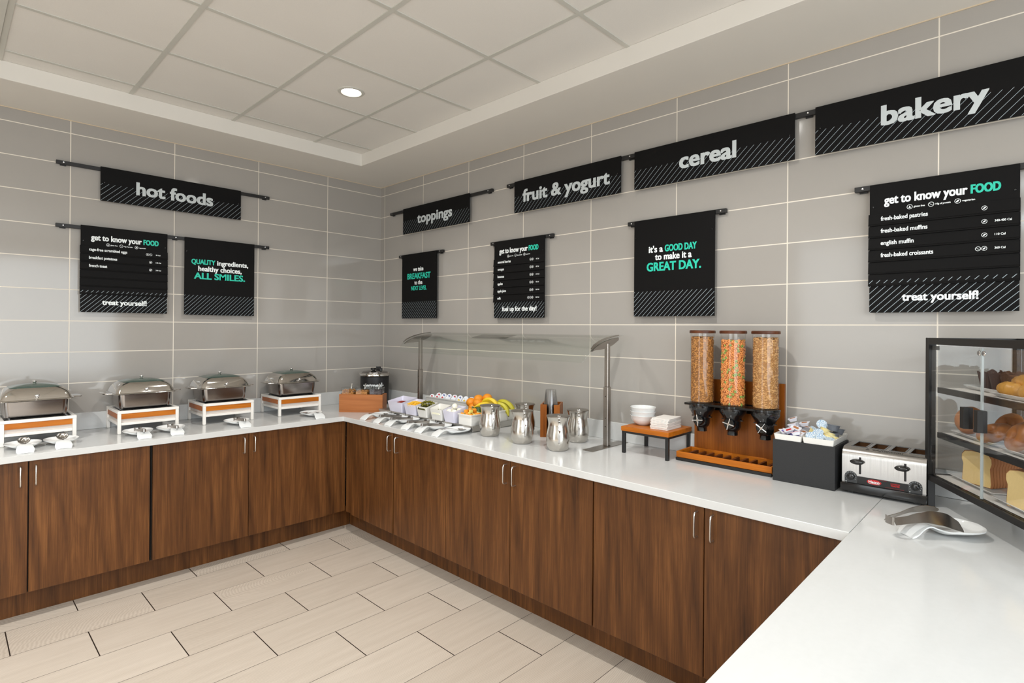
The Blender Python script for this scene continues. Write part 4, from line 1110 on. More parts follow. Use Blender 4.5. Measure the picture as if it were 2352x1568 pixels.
for yp in (-.922, -2.777):
    MB().box(-.395 if yp < -2 else -.233, .0 - .022, yp - .036, yp + .036, 0, .004).build('base_plate', 'darksteel', g, bevel=.001, seg=1, smooth=0)
    MB().box(-.218, -.184, yp - .016, yp + .016, .0042, .357).build('post_sleeve', 'darksteel', g, bevel=.002, seg=1, smooth=0)
    p = MB().box(-.2145, -.1875, yp - .0125, yp + .0125, .3572, .618).build('post', 'darksteel', g, bevel=.002, seg=1, smooth=0)
    for zz in (.12, .17, .30):
        m_ = MB(); m_.T = Matrix.Translation((-.218, yp, zz)) @ Matrix.Rotation(-PI / 2, 4, 'Y'); m_.lathe([(0, .0012), (.003, .001), (.0035, 0), (.0035, -.004), (0, -.004)], 10).build('set_screw', 'black', p)
    prof = [(x, z) for x, z in gp if -.366 < x < -.06]
    up_ = [(x, z + .004) for x, z in prof]; lo_ = [(x, z - .006) for x, z in prof]
    w2 = .026
    MB().strip([(x, yp + (.012 if yp > -2 else -.0) , z + .0035) for x, z in prof], (0, 1, 0), [w2 * .35, w2 * .8, w2, w2 * 1.1, w2, w2 * .8, w2 * .35][:len(prof)], .004).build('top_clamp', 'darksteel', g, smooth=60)
    MB().prism([(x, z - .0095) for x, z in prof] + [(x, z - .0095 - .045 * max(0, 1 - ((x + .21) / .15) ** 2)) for x, z in reversed(prof)], yp - .008, yp + .008, 'xz').build('bracket', 'darksteel', g, smooth=50)

# ------------------------------------------------------------ riser with bowls and napkins
rs = thing('riser', 'small wooden riser table on black metal legs beside the cereal dispenser', 'riser', (-.286, -2.930, CT), R90)
rw, rd = .296, .272
MB().box(0, rw, 0, rd, .126, .152).build('wood_top', 'orangewood', rs, bevel=.003, seg=2, smooth=0)
mb = MB()
for a in ((.004, rw - .004, .004, .016), (.004, rw - .004, rd - .016, rd - .004), (.004, .016, .016, rd - .016), (rw - .016, rw - .004, .016, rd - .016)): mb.box(*a, .114, .1258)
mb.build('apron', 'black', rs, smooth=0)
for x in (.004, rw - .022):
    for y in (.004, rd - .022): MB().box(x, x + .018, y, y + .018, 0, .1138).build('leg', 'black', rs, bevel=.001, seg=1, smooth=0)
bw = None
RTZ = CT + .1525
for k in range(3):
    if bw is None:
        bw = MB().lathe([(0, .004), (.030, .003), (.033, 0), (.037, .002), (.056, .016), (.067, .034), (.071, .052), (.0735, .0545), (.072, .056), (.068, .053), (.063, .034), (.052, .017), (.03, .008), (0, .007)], 48).build('cereal_bowl', 'white', smooth=60); o = bw
        tag(o, 'white cereal bowl at the bottom of the stack of three on the riser', 'bowl', 'white bowls on the riser')
    else: o = dup(bw, 'white cereal bowl %s the stack of three on the riser' % ('in the middle of' if k == 1 else 'on top of'))
    o.location = (-.155, -2.995, RTZ + .0235 * k)
np0 = None
rnd = random.Random(3)
for k in range(13):
    if np0 is None:
        gr = [[(-.077 + .154 * i / 8, -.052 + .104 * j / 6, .0038 + .0006 * math.sin(i * 1.7 + j) + (.0006 if j == 0 else 0)) for j in range(7)] for i in range(9)]
        np0 = MB().shell(gr, .0036).build('paper_napkin', 'paper', smooth=40); o = np0
        tag(o, 'folded white paper napkin in the stack on the riser', 'napkin', 'folded napkins on the riser')
    else: o = dup(np0)
    o.location = (-.160 + rnd.uniform(-.0025, .0025), -3.143 + rnd.uniform(-.0025, .0025), RTZ + .0047 * k); o.rotation_euler = (0, 0, rnd.uniform(-.03, .03) + (.05 if k > 9 else 0))
    if k == 12: o['label'] = 'topmost folded white paper napkin of the stack on the riser'; o.rotation_euler = (.0, .0, .06)

# ------------------------------------------------------------ cereal dispenser (local x along the wall, y = world x)
dsp = thing('cereal_dispenser', 'triple cereal dispenser with clear tubes on an orange wooden stand', 'cereal dispenser', (0, -3.236, CT), R90)
DW = .494
MB().box(.004, DW - .004, -.222, -.030, 0, .010).build('base_plate', 'black', dsp, smooth=0)
MB().box(0, DW, -.2235, -.2185, .002, .016).build('front_strip', 'black', dsp, smooth=0)
MB().box(.02, DW, -.045, -.026, .0105, .434).build('backboard', 'orangewood_v', dsp, bevel=.001, seg=1, smooth=0)
tb = MB()
tb.box(0, DW, -.218, -.208, .0165, .048); tb.box(0, .010, -.208, -.046, .0105, .048); tb.box(DW - .010, DW, -.208, -.046, .0105, .048); tb.box(.010, DW - .010, -.058, -.046, .0105, .048)
trayo = tb.build('drip_tray', 'orangewood', dsp, bevel=.0015, seg=1, smooth=0)
MB().box(.010, DW - .010, -.208, -.058, .0105, .014).build('tray_floor', 'lidwood', trayo, smooth=0)
for k in range(10):
    x = .040 + k * .0455; MB().box(x, x + .012, -.2078, -.0582, .0142, .036).build('slat', 'slatwood', trayo, smooth=0)
mb = MB().box(.055, DW - .035, -.070, -.0455, .268, .316)
mb.prism([(.03, -.075), (DW - .06, -.075), (DW - .06, -.19), (.03, -.19)], .300, .312)
mb.build('shelf_bracket', 'blackgloss', dsp, bevel=.002, seg=1, smooth=0)
CX = [.103, .269, .432]
fills = [('granola', 'granola clusters'), ('loops', 'orange and green cereal rings'), ('flake', 'oat flakes')]
tubes = []
for k, cxk in enumerate(CX):
    C0 = (cxk, -.130, 0)
    tb_ = MB().lathe([(.0625, .3165), (.0625, .684), (.0600, .684), (.0600, .3165), (.0625, .3165)], 48, C0).build('tube', 'acrylic_tube', dsp, smooth=40)
    l_ = MB().lathe([(0, .690), (.0585, .690), (.0585, .6845), (.0665, .6845), (.0672, .690), (.0665, .698), (.063, .7005), (0, .7005)], 48, C0).build('tube_lid', 'lidwood', tb_, smooth=40)
    hp = [(.0668, .314), (.0695, .312), (.0695, .302), (.067, .299), (.067, .280), (.060, .268), (.046, .243), (.041, .236), (.041, .205), (.036, .190), (.028, .183), (.026, .180), (.026, .160), (.021, .160), (.0210, .30), (.058, .3160), (.0668, .314)]
    h_o = MB().lathe(hp, 40, C0).build('hopper', 'blackgloss', dsp, smooth=35)
    mb = MB(); mb.T = Matrix.Translation((cxk, -.130, .222)) @ Matrix.Rotation(PI / 2, 4, 'X')
    mb.lathe([(0, .052), (.024, .052), (.028, .048), (.030, .030), (.030, 0), (0, 0)], 28).build('valve_housing', 'blackgloss', h_o, smooth=40)
    MB().box(cxk - .055, cxk + .055, -.140, -.122, .236, .241).build('wing_lug', 'blackgloss', h_o, bevel=.003)
    mb = MB(); mb.T = Matrix.Translation((cxk, -.185, .222)) @ Matrix.Rotation(.35 * k + .3, 4, 'Y')
    mb.tube([(-.027, 0, -.012), (.027, 0, .012)], .0033, 8).tube([(-.012, 0, .027), (.012, 0, -.027)], .0033, 8)
    mb.tube([(0, .012, 0), (0, -.004, 0)], .0065, 14).build('knob', 'chrome', h_o)
    # contents
    rnd = random.Random(20 + k); mb = MB(); zb, zt = .319, .664 - (.012 if k == 1 else 0)
    if k == 1:
        mb.lathe([(0, zb), (.0505, zb), (.0505, zt - .008), (0, zt - .006)], 32, C0, 2)  # darker core paints the shade between the rings
        # rings packed against the tube
        n = 0
        z = zb + .007
        rows = 27
        for rI in range(rows):
            z = zb + .006 + (zt - zb - .012) * rI / (rows - 1)
            m = 21
            for q in range(m):
                a = 2 * PI * (q + .5 * (rI % 2) + rnd.uniform(-.3, .3)) / m
                if math.sin(a) > .55: continue
                rr = .0535; R = Matrix.Rotation(a, 3, 'Z') @ Matrix.Rotation(PI / 2 + rnd.gauss(0, .42), 3, 'Y') @ Matrix.Rotation(rnd.gauss(0, .42), 3, 'X')
                mb.torus((C0[0] + rr * math.cos(a), C0[1] + rr * math.sin(a), z + rnd.uniform(-.004, .004)), .0054, .0027, 10, 6, mi=1 if rnd.random() < .17 else 0, rot=R)
        for q in range(60):
            a, rr = rnd.uniform(0, 6.28), .05 * rnd.random() ** .5
            mb.torus((C0[0] + rr * math.cos(a), C0[1] + rr * math.sin(a), zt - .003), .0047, .0021, 9, 5, mi=int(rnd.random() < .2), rot=Matrix.Rotation(rnd.uniform(-.6, .6), 3, 'X'))
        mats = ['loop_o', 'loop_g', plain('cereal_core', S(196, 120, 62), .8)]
    else:
        mb.lathe([(0, zb), (.0550, zb), (.0550, zt - .006), (0, zt)], 40, C0, 2)  # core darker than the pieces, shade of the gaps put into its colour
        for q in range(2100):
            a = rnd.uniform(-PI * 1.12, PI * .12); z = rnd.uniform(zb + .003, zt); rr = .0560
            R = Matrix.Rotation(a, 3, 'Z') @ Matrix.Rotation(rnd.uniform(-.6, .6), 3, 'X')
            sz = (.0022, .0042, .0030) if k == 0 else (.0014, .0062, .0024)
            s2 = rnd.uniform(.6, 1.25)
            if k == 2: R = R @ Matrix.Rotation(rnd.uniform(-.7, .7), 3, 'X') @ Matrix.Rotation(rnd.uniform(-.5, .5), 3, 'Z')
            mb.ball((C0[0] + rr * math.cos(a), C0[1] + rr * math.sin(a), z), tuple(v * s2 for v in sz), 5, 4, mi=int(rnd.random() < .3), R=R)
        for q in range(120):
            a, rr = rnd.uniform(0, 6.28), .054 * rnd.random() ** .5
            mb.ball((C0[0] + rr * math.cos(a), C0[1] + rr * math.sin(a), zt - .002 + rnd.uniform(0, .004)), (.005, .004, .003), 5, 4, mi=int(rnd.random() < .3))
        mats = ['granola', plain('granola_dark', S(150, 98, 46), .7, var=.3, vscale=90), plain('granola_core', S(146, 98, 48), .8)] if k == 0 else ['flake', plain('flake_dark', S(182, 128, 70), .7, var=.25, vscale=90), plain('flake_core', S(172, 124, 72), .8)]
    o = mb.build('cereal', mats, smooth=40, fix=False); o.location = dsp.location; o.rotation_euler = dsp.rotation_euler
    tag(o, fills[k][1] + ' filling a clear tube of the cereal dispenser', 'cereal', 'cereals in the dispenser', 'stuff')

# ------------------------------------------------------------ black stand with condiment trays
cb = MB(); K0, K1, KH = -3.748, -4.008, CT + .193
cb.box(-.262, -.024, K1, K0, CT, KH)
o = cb.build('display_cube', 'cubeblack', bevel=.0025, seg=2, smooth=0); tag(o, 'matte black block stand between the cereal dispenser and the toaster', 'stand')
def ctray(label, y0, y1):
    t = thing('condiment_tray', label, 'tray', (-.143, (y0 + y1) / 2, KH), 0, 'white condiment trays')
    a, b = .119, (y0 - y1) / 2
    MB().loft([rrect(a - .004, b - .004, .004, .0005), rrect(a, b, .004, .027), rrect(a - .004, b - .004, .003, .027), rrect(a - .007, b - .007, .003, .005)]).build('shell', 'melamine', t, smooth=30)
ctray('white square tray of creamers and jam packets on the black stand', -3.752, -3.872)
ctray('white square tray of butter tubs and grey cups on the black stand', -3.876, -4.004)
def packet(kind, label, cat, grp, loc, rot, mats):
    t = thing(kind, label, cat, loc, 0, grp); t.rotation_euler = rot
    if kind == 'stick_packet':
        MB().tube([(-.030, 0, 0), (-.026, 0, 0), (0, 0, .0015), (.026, 0, 0), (.030, 0, 0)], [.004, .0062, .007, .0062, .004], 10).build('wrapper', mats[0], t, smooth=60)
    elif kind == 'jam_tub':
        MB().loft([rrect(.0145, .0105, .003, -.011), rrect(.0185, .0135, .003, .002), rrect(.0215, .0165, .003, .0025), rrect(.0215, .0165, .003, .0035)]).build('tub', mats[0], t, smooth=35)
        l = MB().loft([rrect(.0218, .0168, .003, .0036), rrect(.0218, .0168, .003, .0046)]).build('foil_lid', mats[1], t, smooth=35)
        MB().loft([rrect(.012, .008, .004, .0047), rrect(.012, .008, .004, .0050)]).build('print', mats[2], l, smooth=35)
    else:
        r = 1.25 if kind == 'portion_tub' else 1.55
        MB().lathe([(0, -.014 * r), (.0125 * r, -.014 * r), (.0165 * r, .004), (.0185 * r, .0045), (.0185 * r, .0058), (0, .0058)], 24).build('tub', mats[0], t, smooth=40)
        if mats[1]: MB().lathe([(0, .0066), (.0184 * r, .0064), (.0184 * r, .006), (0, .0059)], 24).build('foil_lid', mats[1], t, smooth=40)
    return t
Z = KH + .008
G1, G2 = 'packets in the white condiment tray', 'tubs in the butter tray'
rnd = random.Random(9)
for i in range(7):
    packet('stick_packet', 'purple wrapped creamer stick lying in the white condiment tray', 'packet', G1, (-.225 + .022 * i + rnd.uniform(-.004, .004), -3.79 - .034 * (i % 2), Z + .004 + .006 * (i % 3)), (rnd.uniform(-.3, .3), rnd.uniform(-.2, .3), 1.57 + rnd.uniform(-.7, .7)), ['purple'])
packet('jam_tub', 'red foil topped jam tub at the front of the condiment tray', 'jam tub', G1, (-.232, -3.842, Z + .028), (-.25, -.30, -1.4), ['whitepk', 'redpk', 'whitepk'])
packet('jam_tub', 'white jam tub with a red stripe beside the red topped tub', 'jam tub', G1, (-.200, -3.800, Z + .030), (.2, -.35, -1.1), ['whitepk', 'whitepk', 'redpk'])
packet('jam_tub', 'white jam tub with brown print, topmost at the back of the condiment tray', 'jam tub', G1, (-.090, -3.783, Z + .070), (.1, -.35, -1.3), ['whitepk', 'whitepk', 'brownpk'])
packet('jam_tub', 'white jam tub with brown print, in the middle of the condiment tray', 'jam tub', G1, (-.135, -3.795, Z + .050), (0, -.35, -1.5), ['whitepk', 'whitepk', 'brownpk'])
packet('jam_tub', 'grey white jam tub seen from the side above the other packets', 'jam tub', G1, (-.110, -3.842, Z + .058), (.15, -.2, -1.5), ['whitepk', 'whitepk', 'brownpk'])
packet('jam_tub', 'white jam tub at the wall side of the condiment tray', 'jam tub', G1, (-.065, -3.835, Z + .032), (.1, .2, -1.2), ['whitepk', 'whitepk', 'brownpk'])
for i, (x, y, z) in enumerate(((-.175, -3.770, .016), (-.130, -3.775, .016), (-.085, -3.775, .018), (-.175, -3.835, .014), (-.130, -3.842, .018), (-.110, -3.80, .036), (-.070, -3.800, .044), (-.150, -3.815, .036))):
    packet('jam_tub', 'white jam tub with brown print, heaped under others in the condiment tray', 'jam tub', G1, (x, y, Z + z), (rnd.uniform(-.4, .4), rnd.uniform(-.4, .4), rnd.uniform(0, 3)), ['whitepk', 'whitepk', 'brownpk'])
for i, (x, y, z) in enumerate(((-.170, -3.905, .016), (-.175, -3.980, .014), (-.190, -3.940, .012), (-.125, -3.900, .020), (-.085, -3.900, .022), (-.150, -3.960, .024))):
    packet('portion_tub', 'butter tub with blue printed foil lid, heaped under others in the butter tray', 'butter tub', G2, (x, y, Z + z), (rnd.uniform(-.5, .5), rnd.uniform(-.5, .5), 0), ['butter', 'bluepk'])
for i, (x, y, z, ry, rx) in enumerate(((-.232, -3.905, .020, -.7, .1), (-.236, -3.945, .016, -1.0, .3), (-.200, -3.925, .034, -.5, -.3), (-.228, -3.978, .014, -.3, 0), (-.195, -3.965, .022, -.2, .5), (-.165, -3.900, .040, -.6, 0), (-.150, -3.940, .044, -.4, .3))):
    packet('portion_tub', ('butter tub with blue printed foil lid, lying in the butter tray'), 'butter tub', G2, (x, y, Z + z), (rx, ry, .3 * i), ['butter' if i != 3 else 'steel', 'bluepk'])
packet('portion_tub', 'white creamer tub with blue print, topmost in the butter tray', 'creamer tub', G2, (-.118, -3.918, Z + .062), (.2, -1.0, .2), ['whitepk', 'bluepk'])
packet('grey_cup', 'grey plastic cup lying upright at the back of the butter tray', 'cup', 'grey cups in the butter tray', (-.120, -3.968, Z + .062), (.1, .12, 0), ['greycup', None])
packet('grey_cup', 'grey plastic cup at the bottom of the butter tray, under another cup', 'cup', 'grey cups in the butter tray', (-.125, -3.968, Z + .026), (0, 0, 0), ['greycup', None])
packet('grey_cup', 'grey plastic cup nearest the wall in the butter tray', 'cup', 'grey cups in the butter tray', (-.068, -3.975, Z + .040), (.1, .2, 0), ['greycup', None])

# ------------------------------------------------------------ toaster (local x along the wall, y = world x)
ts = thing('toaster', 'stainless four-slot commercial toaster beside the bakery case', 'toaster', (0, -4.030, CT), R90)
TW = .298; yf, yb = -.236, -.030
MB().box(-.004, TW + .004, yf - .014, yb + .002, .010, .046).build('base', 'blackgloss', ts, bevel=.004, seg=2, smooth=40)
for x in (.02, TW - .04):
    for y in (yf + .01, yb - .03): MB().box(x, x + .022, y, y + .022, 0, .0098).build('foot', 'black', ts, smooth=0)
def arc(n, r, a0, a1, c): return [(c[0] + r * math.cos(math.radians(a0 + (a1 - a0) * i / n)), c[1] + r * math.sin(math.radians(a0 + (a1 - a0) * i / n))) for i in range(n + 1)]
R1 = .040; top = .197
slots = [(.030, .078), (.098, .146), (.170, .218), (.238, .286)]
ya, yc = -.186, -.062     # slot extent
sk = MB()
poly = [(yf, .0462)] + arc(8, R1, 180, 90, (yf + R1, top - R1)) + arc(8, R1, 90, 0, (yb - R1, top - R1)) + [(yb, .0462)]
def section(x): return [(x, a, b) for a, b in poly]
n = len(poly)
# outer skin with openings cut in the flat top (between index 9 and 10)
xsx = sorted([0.0, TW] + [v for s_ in slots for v in s_])
vs = [p for x in xsx for p in section(x)]; fs = []
for i in range(len(xsx) - 1):
    is_slot = any(abs(xsx[i] - a) < 1e-6 for a, b in slots)
    for j in range(n - 1):
        if j == 9 and True: continue
        fs.append((i * n + j, i * n + j + 1, (i + 1) * n + j + 1, (i + 1) * n + j))
sk.add(vs, fs)
for xe in (0, len(xsx) - 1):
    f = tuple(xe * n + j for j in range(n)); sk.f.append(f if xe == 0 else tuple(reversed(f))); sk.mi.append(0)
y0t, y1t = yf + R1, yb - R1
for i in range(len(xsx) - 1):
    a, b = xsx[i], xsx[i + 1]
    if any(abs(a - q) < 1e-6 for q, _ in slots):
        for u0, u1 in ((y0t, ya), (yc, y1t)): sk.add([(a, u0, top), (b, u0, top), (b, u1, top), (a, u1, top)], [(0, 1, 2, 3)])
    else: sk.add([(a, y0t, top), (b, y0t, top), (b, y1t, top), (a, y1t, top)], [(0, 1, 2, 3)])
sk.build('housing', steel('toaster_steel', (.47, .45, .43, 1), .22, True, (160, 4, 4)), ts, smooth=35, fix=False)
for a, b in slots:
    mb = MB(); z0 = top - .055
    P = [(a, ya, top), (b, ya, top), (b, yc, top), (a, yc, top), (a, ya, z0), (b, ya, z0), (b, yc, z0), (a, yc, z0)]
    mb.add(P, [(0, 1, 5, 4), (1, 2, 6, 5), (2, 3, 7, 6), (3, 0, 4, 7), (4, 5, 6, 7)])
    sl = mb.build('slot', 'toastdark', ts, smooth=0, fix=False)
    rim = MB()
    e = .005
    for q in ((a - e, b + e, ya - e, ya), (a - e, b + e, yc, yc + e), (a - e, a, ya, yc), (b, b + e, ya, yc)): rim.box(*q, top - .002, top + .0012)
    rim.build('slot_rim', 'blackgloss', sl, smooth=0)
F = yf - .0006
for x in (.068, .228):
    MB().box(x - .004, x + .004, F - .0012, F + .003, .088, .160).build('lever_slot', 'black', ts, bevel=.001, seg=1, smooth=0)
    lv = MB(); lv.ball((x - .010, F - .012, .140), (.026, .010, .011), 22, 12).build('lever', 'blackgloss', ts, smooth=80)
for x in (.034, .262):
    mb = MB(); pts = [(x + .0235 * math.cos(math.radians(q)), .072 + .0235 * math.sin(math.radians(q))) for q in range(0, 181, 12)] + [(x - .0235, .0465), (x + .0235, .0465)]
    pp = mb.prism(pts, F - .0014, F + .002, 'xz').build('dial_plate', 'blackgloss', ts, smooth=0)
    mb = MB(); mb.T = Matrix.Translation((x, F - .0015, .072)) @ Matrix.Rotation(PI / 2, 4, 'X')
    mb.lathe([(0, .012), (.011, .012), (.0135, .010), (.0145, 0), (0, 0)], 24).build('dial', 'blackgloss', pp)
    mb = MB()
    for q in range(-30, 211, 24):
        a = math.radians(q); c = (x + .0195 * math.cos(a), .072 + .0195 * math.sin(a))
        mb.prism([(c[0] + .0009 * math.cos(k * PI / 3), c[1] + .0009 * math.sin(k * PI / 3)) for k in range(6)], F - .0019, F - .0014, 'xz')
    mb.box(x - .0195, x - .016, F - .0019, F - .0014, .048, .0512)
    mb.build('dial_marks', 'ink_white', pp, smooth=0)
MB().box(.058, .238, F - .0014, F + .002, .0465, .078).build('front_label', 'black', ts, smooth=0)
mb = MB(); mb.prism([(.120 + .0260 * math.cos(q * PI / 16), .063 + .0105 * math.sin(q * PI / 16)) for q in range(32)], F - .0022, F - .0015, 'xz'); mb.build('logo_oval', 'ink_red', ts, smooth=0)
mb = MB(); put_text(mb, 'Hatco', .100, .140, .0588, .0105, F - .0027, bold=.04)
mb.box(.100, .140, F - .0027, F - .0023, .0560, .0568); mb.build('lettering', 'ink_white', ts, smooth=0, fix=False)
mb = MB(); put_text(mb, 'COMMERCIAL', .178, .212, .066, .0050, F - .0019); put_text(mb, 'TOASTER', .178, .210, .0575, .0066, F - .0019, bold=.03)
mb.box(.13, .165, F - .0019, F - .0015, .0752, .0757); mb.box(.16, .225, F - .0019, F - .0015, .0500, .0505); mb.build('lettering', 'ink_red', ts, smooth=0, fix=False)
mb = MB()
def wrapt(p):
    a = math.radians(180 - 90 * 0) ; th_ = (p[2] - .0) / R1   # p.z is arc length from the start of the curve
    return (p[0], yf + R1 - (R1 + .0005) * math.cos(th_), top - R1 + (R1 + .0005) * math.sin(th_))
put_text(mb, 'CAUTION-HOT', .108, .220, .0445, .0095, 0, warp=wrapt)
tri = [(.083, .0445), (.098, .0445), (.0905, .0555)]; tin = [(.0860, .0458), (.0950, .0458), (.0905, .0530)]
mb.add([wrapt((a, 0, b)) for a, b in tri + tin], [(0, 1, 4, 3), (1, 2, 5, 4), (2, 0, 3, 5)])
mb.add([wrapt((a, 0, b)) for a, b in ((.0895, .0468), (.0915, .0468), (.0915, .0510), (.0895, .0510))], [(0, 1, 2, 3)])
mb.build('lettering', 'ink_black', ts, smooth=0, fix=False)

# ------------------------------------------------------------ bakery case: local x along the front, y = depth behind the front
hd = math.radians(30.8)
case = thing('bakery_case', 'black framed glass bakery case with three shelves set at an angle in the near corner', 'display case', (-.207, -4.319, CT), hd + PI)
# local +x runs along the front from the far post, local +y is depth, away from the room
CWd, CD, CH = .745, .325, .678
p = .026
def U(x0, x1, d0, d1, z0, z1): return (x0, x1, d0, d1, z0, z1)
for x in (0, CWd - p):
    for d in (0, CD - p): MB().box(*U(x, x + p, d, d + p, 0, CH)).build('post', 'black', case, bevel=.001, seg=1, smooth=0)
mb = MB()
for a in ((p, CWd - p, 0, p), (p, CWd - p, CD - p, CD), (0, p, p, CD - p), (CWd - p, CWd, p, CD - p)): mb.box(*U(a[0], a[1], a[2], a[3], CH - p, CH))
mb.build('top_frame', 'black', case, smooth=0)
MB().box(*U(p + .001, CWd - p - .001, p + .001, CD - p - .001, CH - .010, CH - .006)).build('top_pane', 'acrylic', case, smooth=0)
mb = MB()
for a in ((p, CWd - p, 0.0, p), (p, CWd - p, CD - p, CD), (0, p, p, CD - p), (CWd - p, CWd, p, CD - p)): mb.box(*U(a[0], a[1], a[2], a[3], .108, .130))
mb.build('bottom_frame', 'black', case, smooth=0)
SHZ = [.1305, .302, .481]
MB().box(*U(p + .001, CWd - p - .001, p * .4, CD - p - .001, .118, SHZ[0] - .0005)).build('floor_panel', 'paper', case, smooth=0)
for z in SHZ[1:]:
    s_ = MB().box(*U(p + .002, CWd - p - .002, .030, .044, z - .022, z)).box(*U(p + .002, CWd - p - .002, CD - .044, CD - .030, z - .022, z)).build('shelf_rail', 'lidglass' if False else 'black', case, smooth=0)
    MB().box(*U(p + .003, CWd - p - .003, .0445, CD - .0445, z - .006, z - .001)).build('shelf_panel', 'paper', s_, smooth=0)
MB().box(*U(p + .001, CWd - p - .001, CD - .012, CD - .009, .1305, CH - p - .001)).build('back_pane', 'doorglass', case, smooth=0)
for x in (.008, CWd - .012): MB().box(*U(x, x + .003, p + .001, CD - p - .001, .1305, CH - p - .001)).build('side_pane', 'doorglass', case, smooth=0)
mid = .366
for a, b, hx, sgn in ((p + .004, mid - .001, mid - .076, 1), (mid + .001, CWd - p - .004, mid + .006, -1)):
    d_o = MB().box(*U(a, b, .006, .011, .134, CH - p - .004)).build('glass_door', 'doorglass', case, smooth=0)
    MB().prism([(hx, .005), (hx + .031, .005), (hx + .031, -.008), (hx + .027, -.022), (hx + .004, -.022), (hx, -.018)], .363, .437, 'xy').build('handle', 'black', d_o, smooth=0)
    xe = b if sgn > 0 else a
    MB().box(*U(xe - .0022 if sgn > 0 else xe + .0002, xe - .0002 if sgn > 0 else xe + .0022, .0052, .0118, .134, CH - p - .004)).build('glass_edge', 'glassedge', d_o, smooth=0)
    kx = mid - .012 if sgn > 0 else mid + .014
    m_ = MB(); m_.T = Matrix.Translation((kx, .006, CH - p - .022)) @ Matrix.Rotation(PI / 2, 4, 'X')
    m_.lathe([(0, .004), (.007, .004), (.009, .002), (.009, 0), (0, 0)], 20).build('catch_knob', 'chrome', d_o)
    MB().box(*U((a if sgn > 0 else b - .03), (a + .03 if sgn > 0 else b), .0112, .022, CH - p - .022, CH - p - .006)).build('hinge', 'black', d_o, smooth=0)
Mc = Matrix.Translation(case.location) @ Matrix.Rotation(hd + PI, 4, 'Z')
def incase(o, x, d, z, rz=0, rot=None):
    v = Mc @ Vector((x, d, z)); o.location = v
    o.rotation_euler = (0, 0, hd + PI + rz) if rot is None else (Matrix.Rotation(hd + PI, 3, 'Z') @ rot.to_matrix()).to_euler()
    return o
from mathutils import Euler
def plate(label, x, d, z, a, b):
    o = MB().loft([rrect(a * .8, b * .8, .01, 0), rrect(a * .84, b * .84, .01, .003), rrect(a, b, .012, .015), rrect(a - .003, b - .003, .012, .0165), rrect(a * .80, b * .80, .01, .005)]).build('serving_plate', 'white', smooth=40)
    tag(o, label, 'plate', 'white plates in the bakery case'); return incase(o, x, d, z)
zs = [z + .0005 for z in SHZ]
plate('white oblong plate of muffins on the top shelf of the bakery case', .175, .190, zs[2] - .001, .125, .088)
plate('white oblong plate of pastries on the top shelf of the bakery case', .455, .150, zs[2] - .001, .145, .100)
plate('white oblong plate of plain bagels on the middle shelf, away from the camera', .190, .160, zs[1] - .001, .140, .100)
plate('white oblong plate of bagels on the middle shelf, cut off by the frame edge', .495, .150, zs[1] - .001, .145, .100)
plate('white oblong plate under the brown bread loaf on the case floor', .190, .160, zs[0], .145, .105)
plate('white oblong plate under the pale bread loaf on the case floor', .495, .140, zs[0], .140, .105)
# muffins in tall brown papers
mf = None
for i, (x, d) in enumerate(((.110, .165), (.178, .165), (.246, .165), (.12, .232), (.19, .235), (.255, .23))):
    lb = 'muffin in brown paper on the top shelf, ' + ('nearest the post at the front' if i == 0 else 'in the middle at the front' if i == 1 else 'next to the pastries at the front' if i == 2 else 'in the row behind')
    if mf is None:
        mf = thing('muffin', lb, 'muffin', (0, 0, 0), 0, 'muffins on the top shelf')
        mb = MB(); rings = []
        for k, (r, z) in enumerate(((.024, 0), (.027, .02), (.031, .040), (.036, .058))):
            rings.append([((r + .0016 * math.cos(9 * a)) * math.cos(a), (r + .0016 * math.cos(9 * a)) * math.sin(a), z + (.012 * (abs(math.sin(2 * a)) ** 3) + .005 * math.sin(3 * a) if k == 3 else 0)) for a in [2 * PI * q / 48 for q in range(48)]])
        rings.append([(p_[0] * .94, p_[1] * .94, p_[2] - .001) for p_ in rings[-1]]); rings.append([(p_[0] * .9, p_[1] * .9, .03) for p_ in rings[2]])
        mb.loft(rings).build('paper_cup', 'muffinpaper', mf, smooth=40)
        MB().ball((0, 0, .046), (.030, .030, .018), 20, 10, amp=.05, seed=2).build('muffin_top', 'muffin', mf, smooth=80)
        o = mf
    else: o = dup(mf, lb)
    incase(o, x, d, zs[2] + .0055, i * 1.3)
# pastries
def croissant(seed, L=.06, R=.026):
    mb = MB(); pts = []; rr = []
    for i in range(19):
        u = i / 18 * 2 - 1; pts.append((L * u, .020 * u * u, .0)); rr.append(R * (1 - .72 * abs(u) ** 1.6) * (1 + .10 * math.sin(i * 2.1 + seed)))
    return mb.tube(pts, rr, 16)
for i, (x, d, z, a, wh) in enumerate(((.375, .085, .029, .25, 'lowest at the front of the plate'), (.475, .080, .029, -.3, 'second at the front of the plate'), (.40, .125, .056, .5, 'resting on top of the front ones'), (.50, .13, .055, -.1, 'topmost near the frame edge'), (.36, .165, .029, 1.1, 'behind, next to the muffins'), (.56, .09, .029, .9, 'at the frame edge side of the plate'), (.45, .18, .029, .1, 'at the back of the plate'))):
    o = croissant(i, .058, .026).build('pastry', 'pastry', smooth=80); tag(o, 'golden brown glazed pastry on the top shelf, ' + wh, 'pastry', 'pastries on the top shelf')
    incase(o, x, d, zs[2] + z, a)
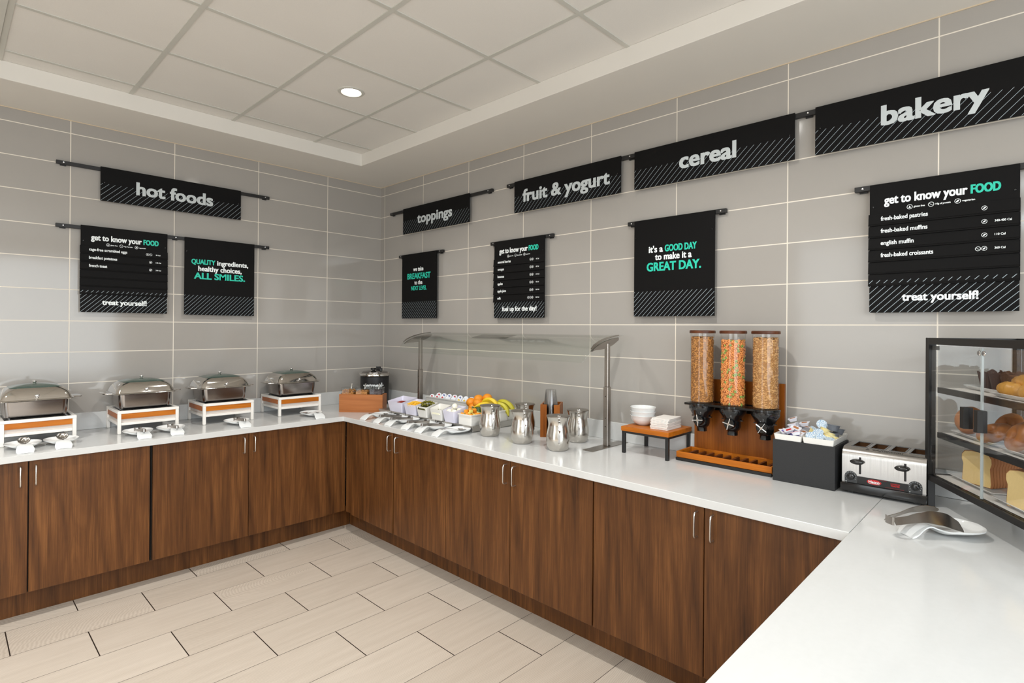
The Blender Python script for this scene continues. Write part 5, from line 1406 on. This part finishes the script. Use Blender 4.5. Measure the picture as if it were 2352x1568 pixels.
# bagels
bg = None
for i, (x, d, z, rot, wh) in enumerate(((.098, .105, .058, (PI / 2 - .2, 0, .3), 'standing on edge nearest the far post'), (.270, .095, .040, (.55, 0, 0), 'lying glossy behind the door handles'), (.215, .17, .055, (1.2, 0, .1), 'leaning at the back of the plate'), (.33, .17, .055, (1.2, 0, -.1), 'leaning at the back between the two plates'), (.430, .080, .055, (PI / 2 - .45, 0, -.15), 'facing forward on the plate cut off by the frame'), (.55, .09, .052, (PI / 2 - .5, 0, .1), 'at the frame edge, second on the plate'), (.46, .17, .05, (1.2, 0, 0), 'behind the forward facing bagel'))):
    lb = 'brown bagel on the middle shelf, ' + wh
    if bg is None: bg = MB().torus((0, 0, 0), .031, .0235, 36, 18, sq=.86, amp=.06, seed=1).build('bagel', 'bagel', smooth=80); o = bg; tag(o, lb, 'bagel', 'bagels on the middle shelf')
    else: o = dup(bg, lb)
    incase(o, x, d, zs[1] + z + .003, rot=Euler(rot))
# bread slices
def bslice(th_):
    out = [(a_, b_ * 1.13) for a_, b_ in [(-.052, 0), (.052, 0), (.054, .012), (.050, .062), (.056, .078), (.055, .094), (.044, .106), (.020, .110), (-.020, .110), (-.044, .106), (-.055, .094), (-.056, .078), (-.050, .062), (-.054, .012)]]
    mb = MB(); n_ = len(out); f = lambda k, y: [(a * k, y, .055 + (b - .055) * k) for a, b in out]
    mb.loft([f(.965, 0), f(1, .0012), f(1, th_ - .0012), f(.965, th_)], mi=0, cap0=False, cap1=False)
    mb.add(f(.966, -.0001), [tuple(range(n_))], 1); mb.add(f(.966, th_ + .0001), [tuple(reversed(range(n_)))], 1)
    return mb.build('bread_slice', ['crust', 'crumb'], smooth=40, fix=False)
sl0 = None
def loaf(n_, x, d, rz, th_, lab, grp, step, mats=None, lean=0):
    global sl0
    for i in range(n_):
        if sl0 is None: sl0 = bslice(.0125); o = sl0; tag(o, '', 'bread slice')
        else: o = dup(sl0)
        o['label'] = lab[0] if i == 0 else lab[1]; o['group'] = grp
        c, s_ = math.cos(rz), math.sin(rz)
        incase(o, x - s_ * step * i, d + c * step * i, zs[0] + .006, rz)
loaf(11, .185, .085, .42, .0125, ('cut face slice of the brown crusted bread loaf on the case floor', 'slice in the brown crusted bread loaf behind its cut face'), 'slices of the brown crusted loaf', .0132)
loaf(8, .490, .060, .42, .0125, ('foremost slice of the pale bread loaf at the frame edge', 'slice in the pale bread loaf behind its foremost slice'), 'slices of the pale loaf', .0132)
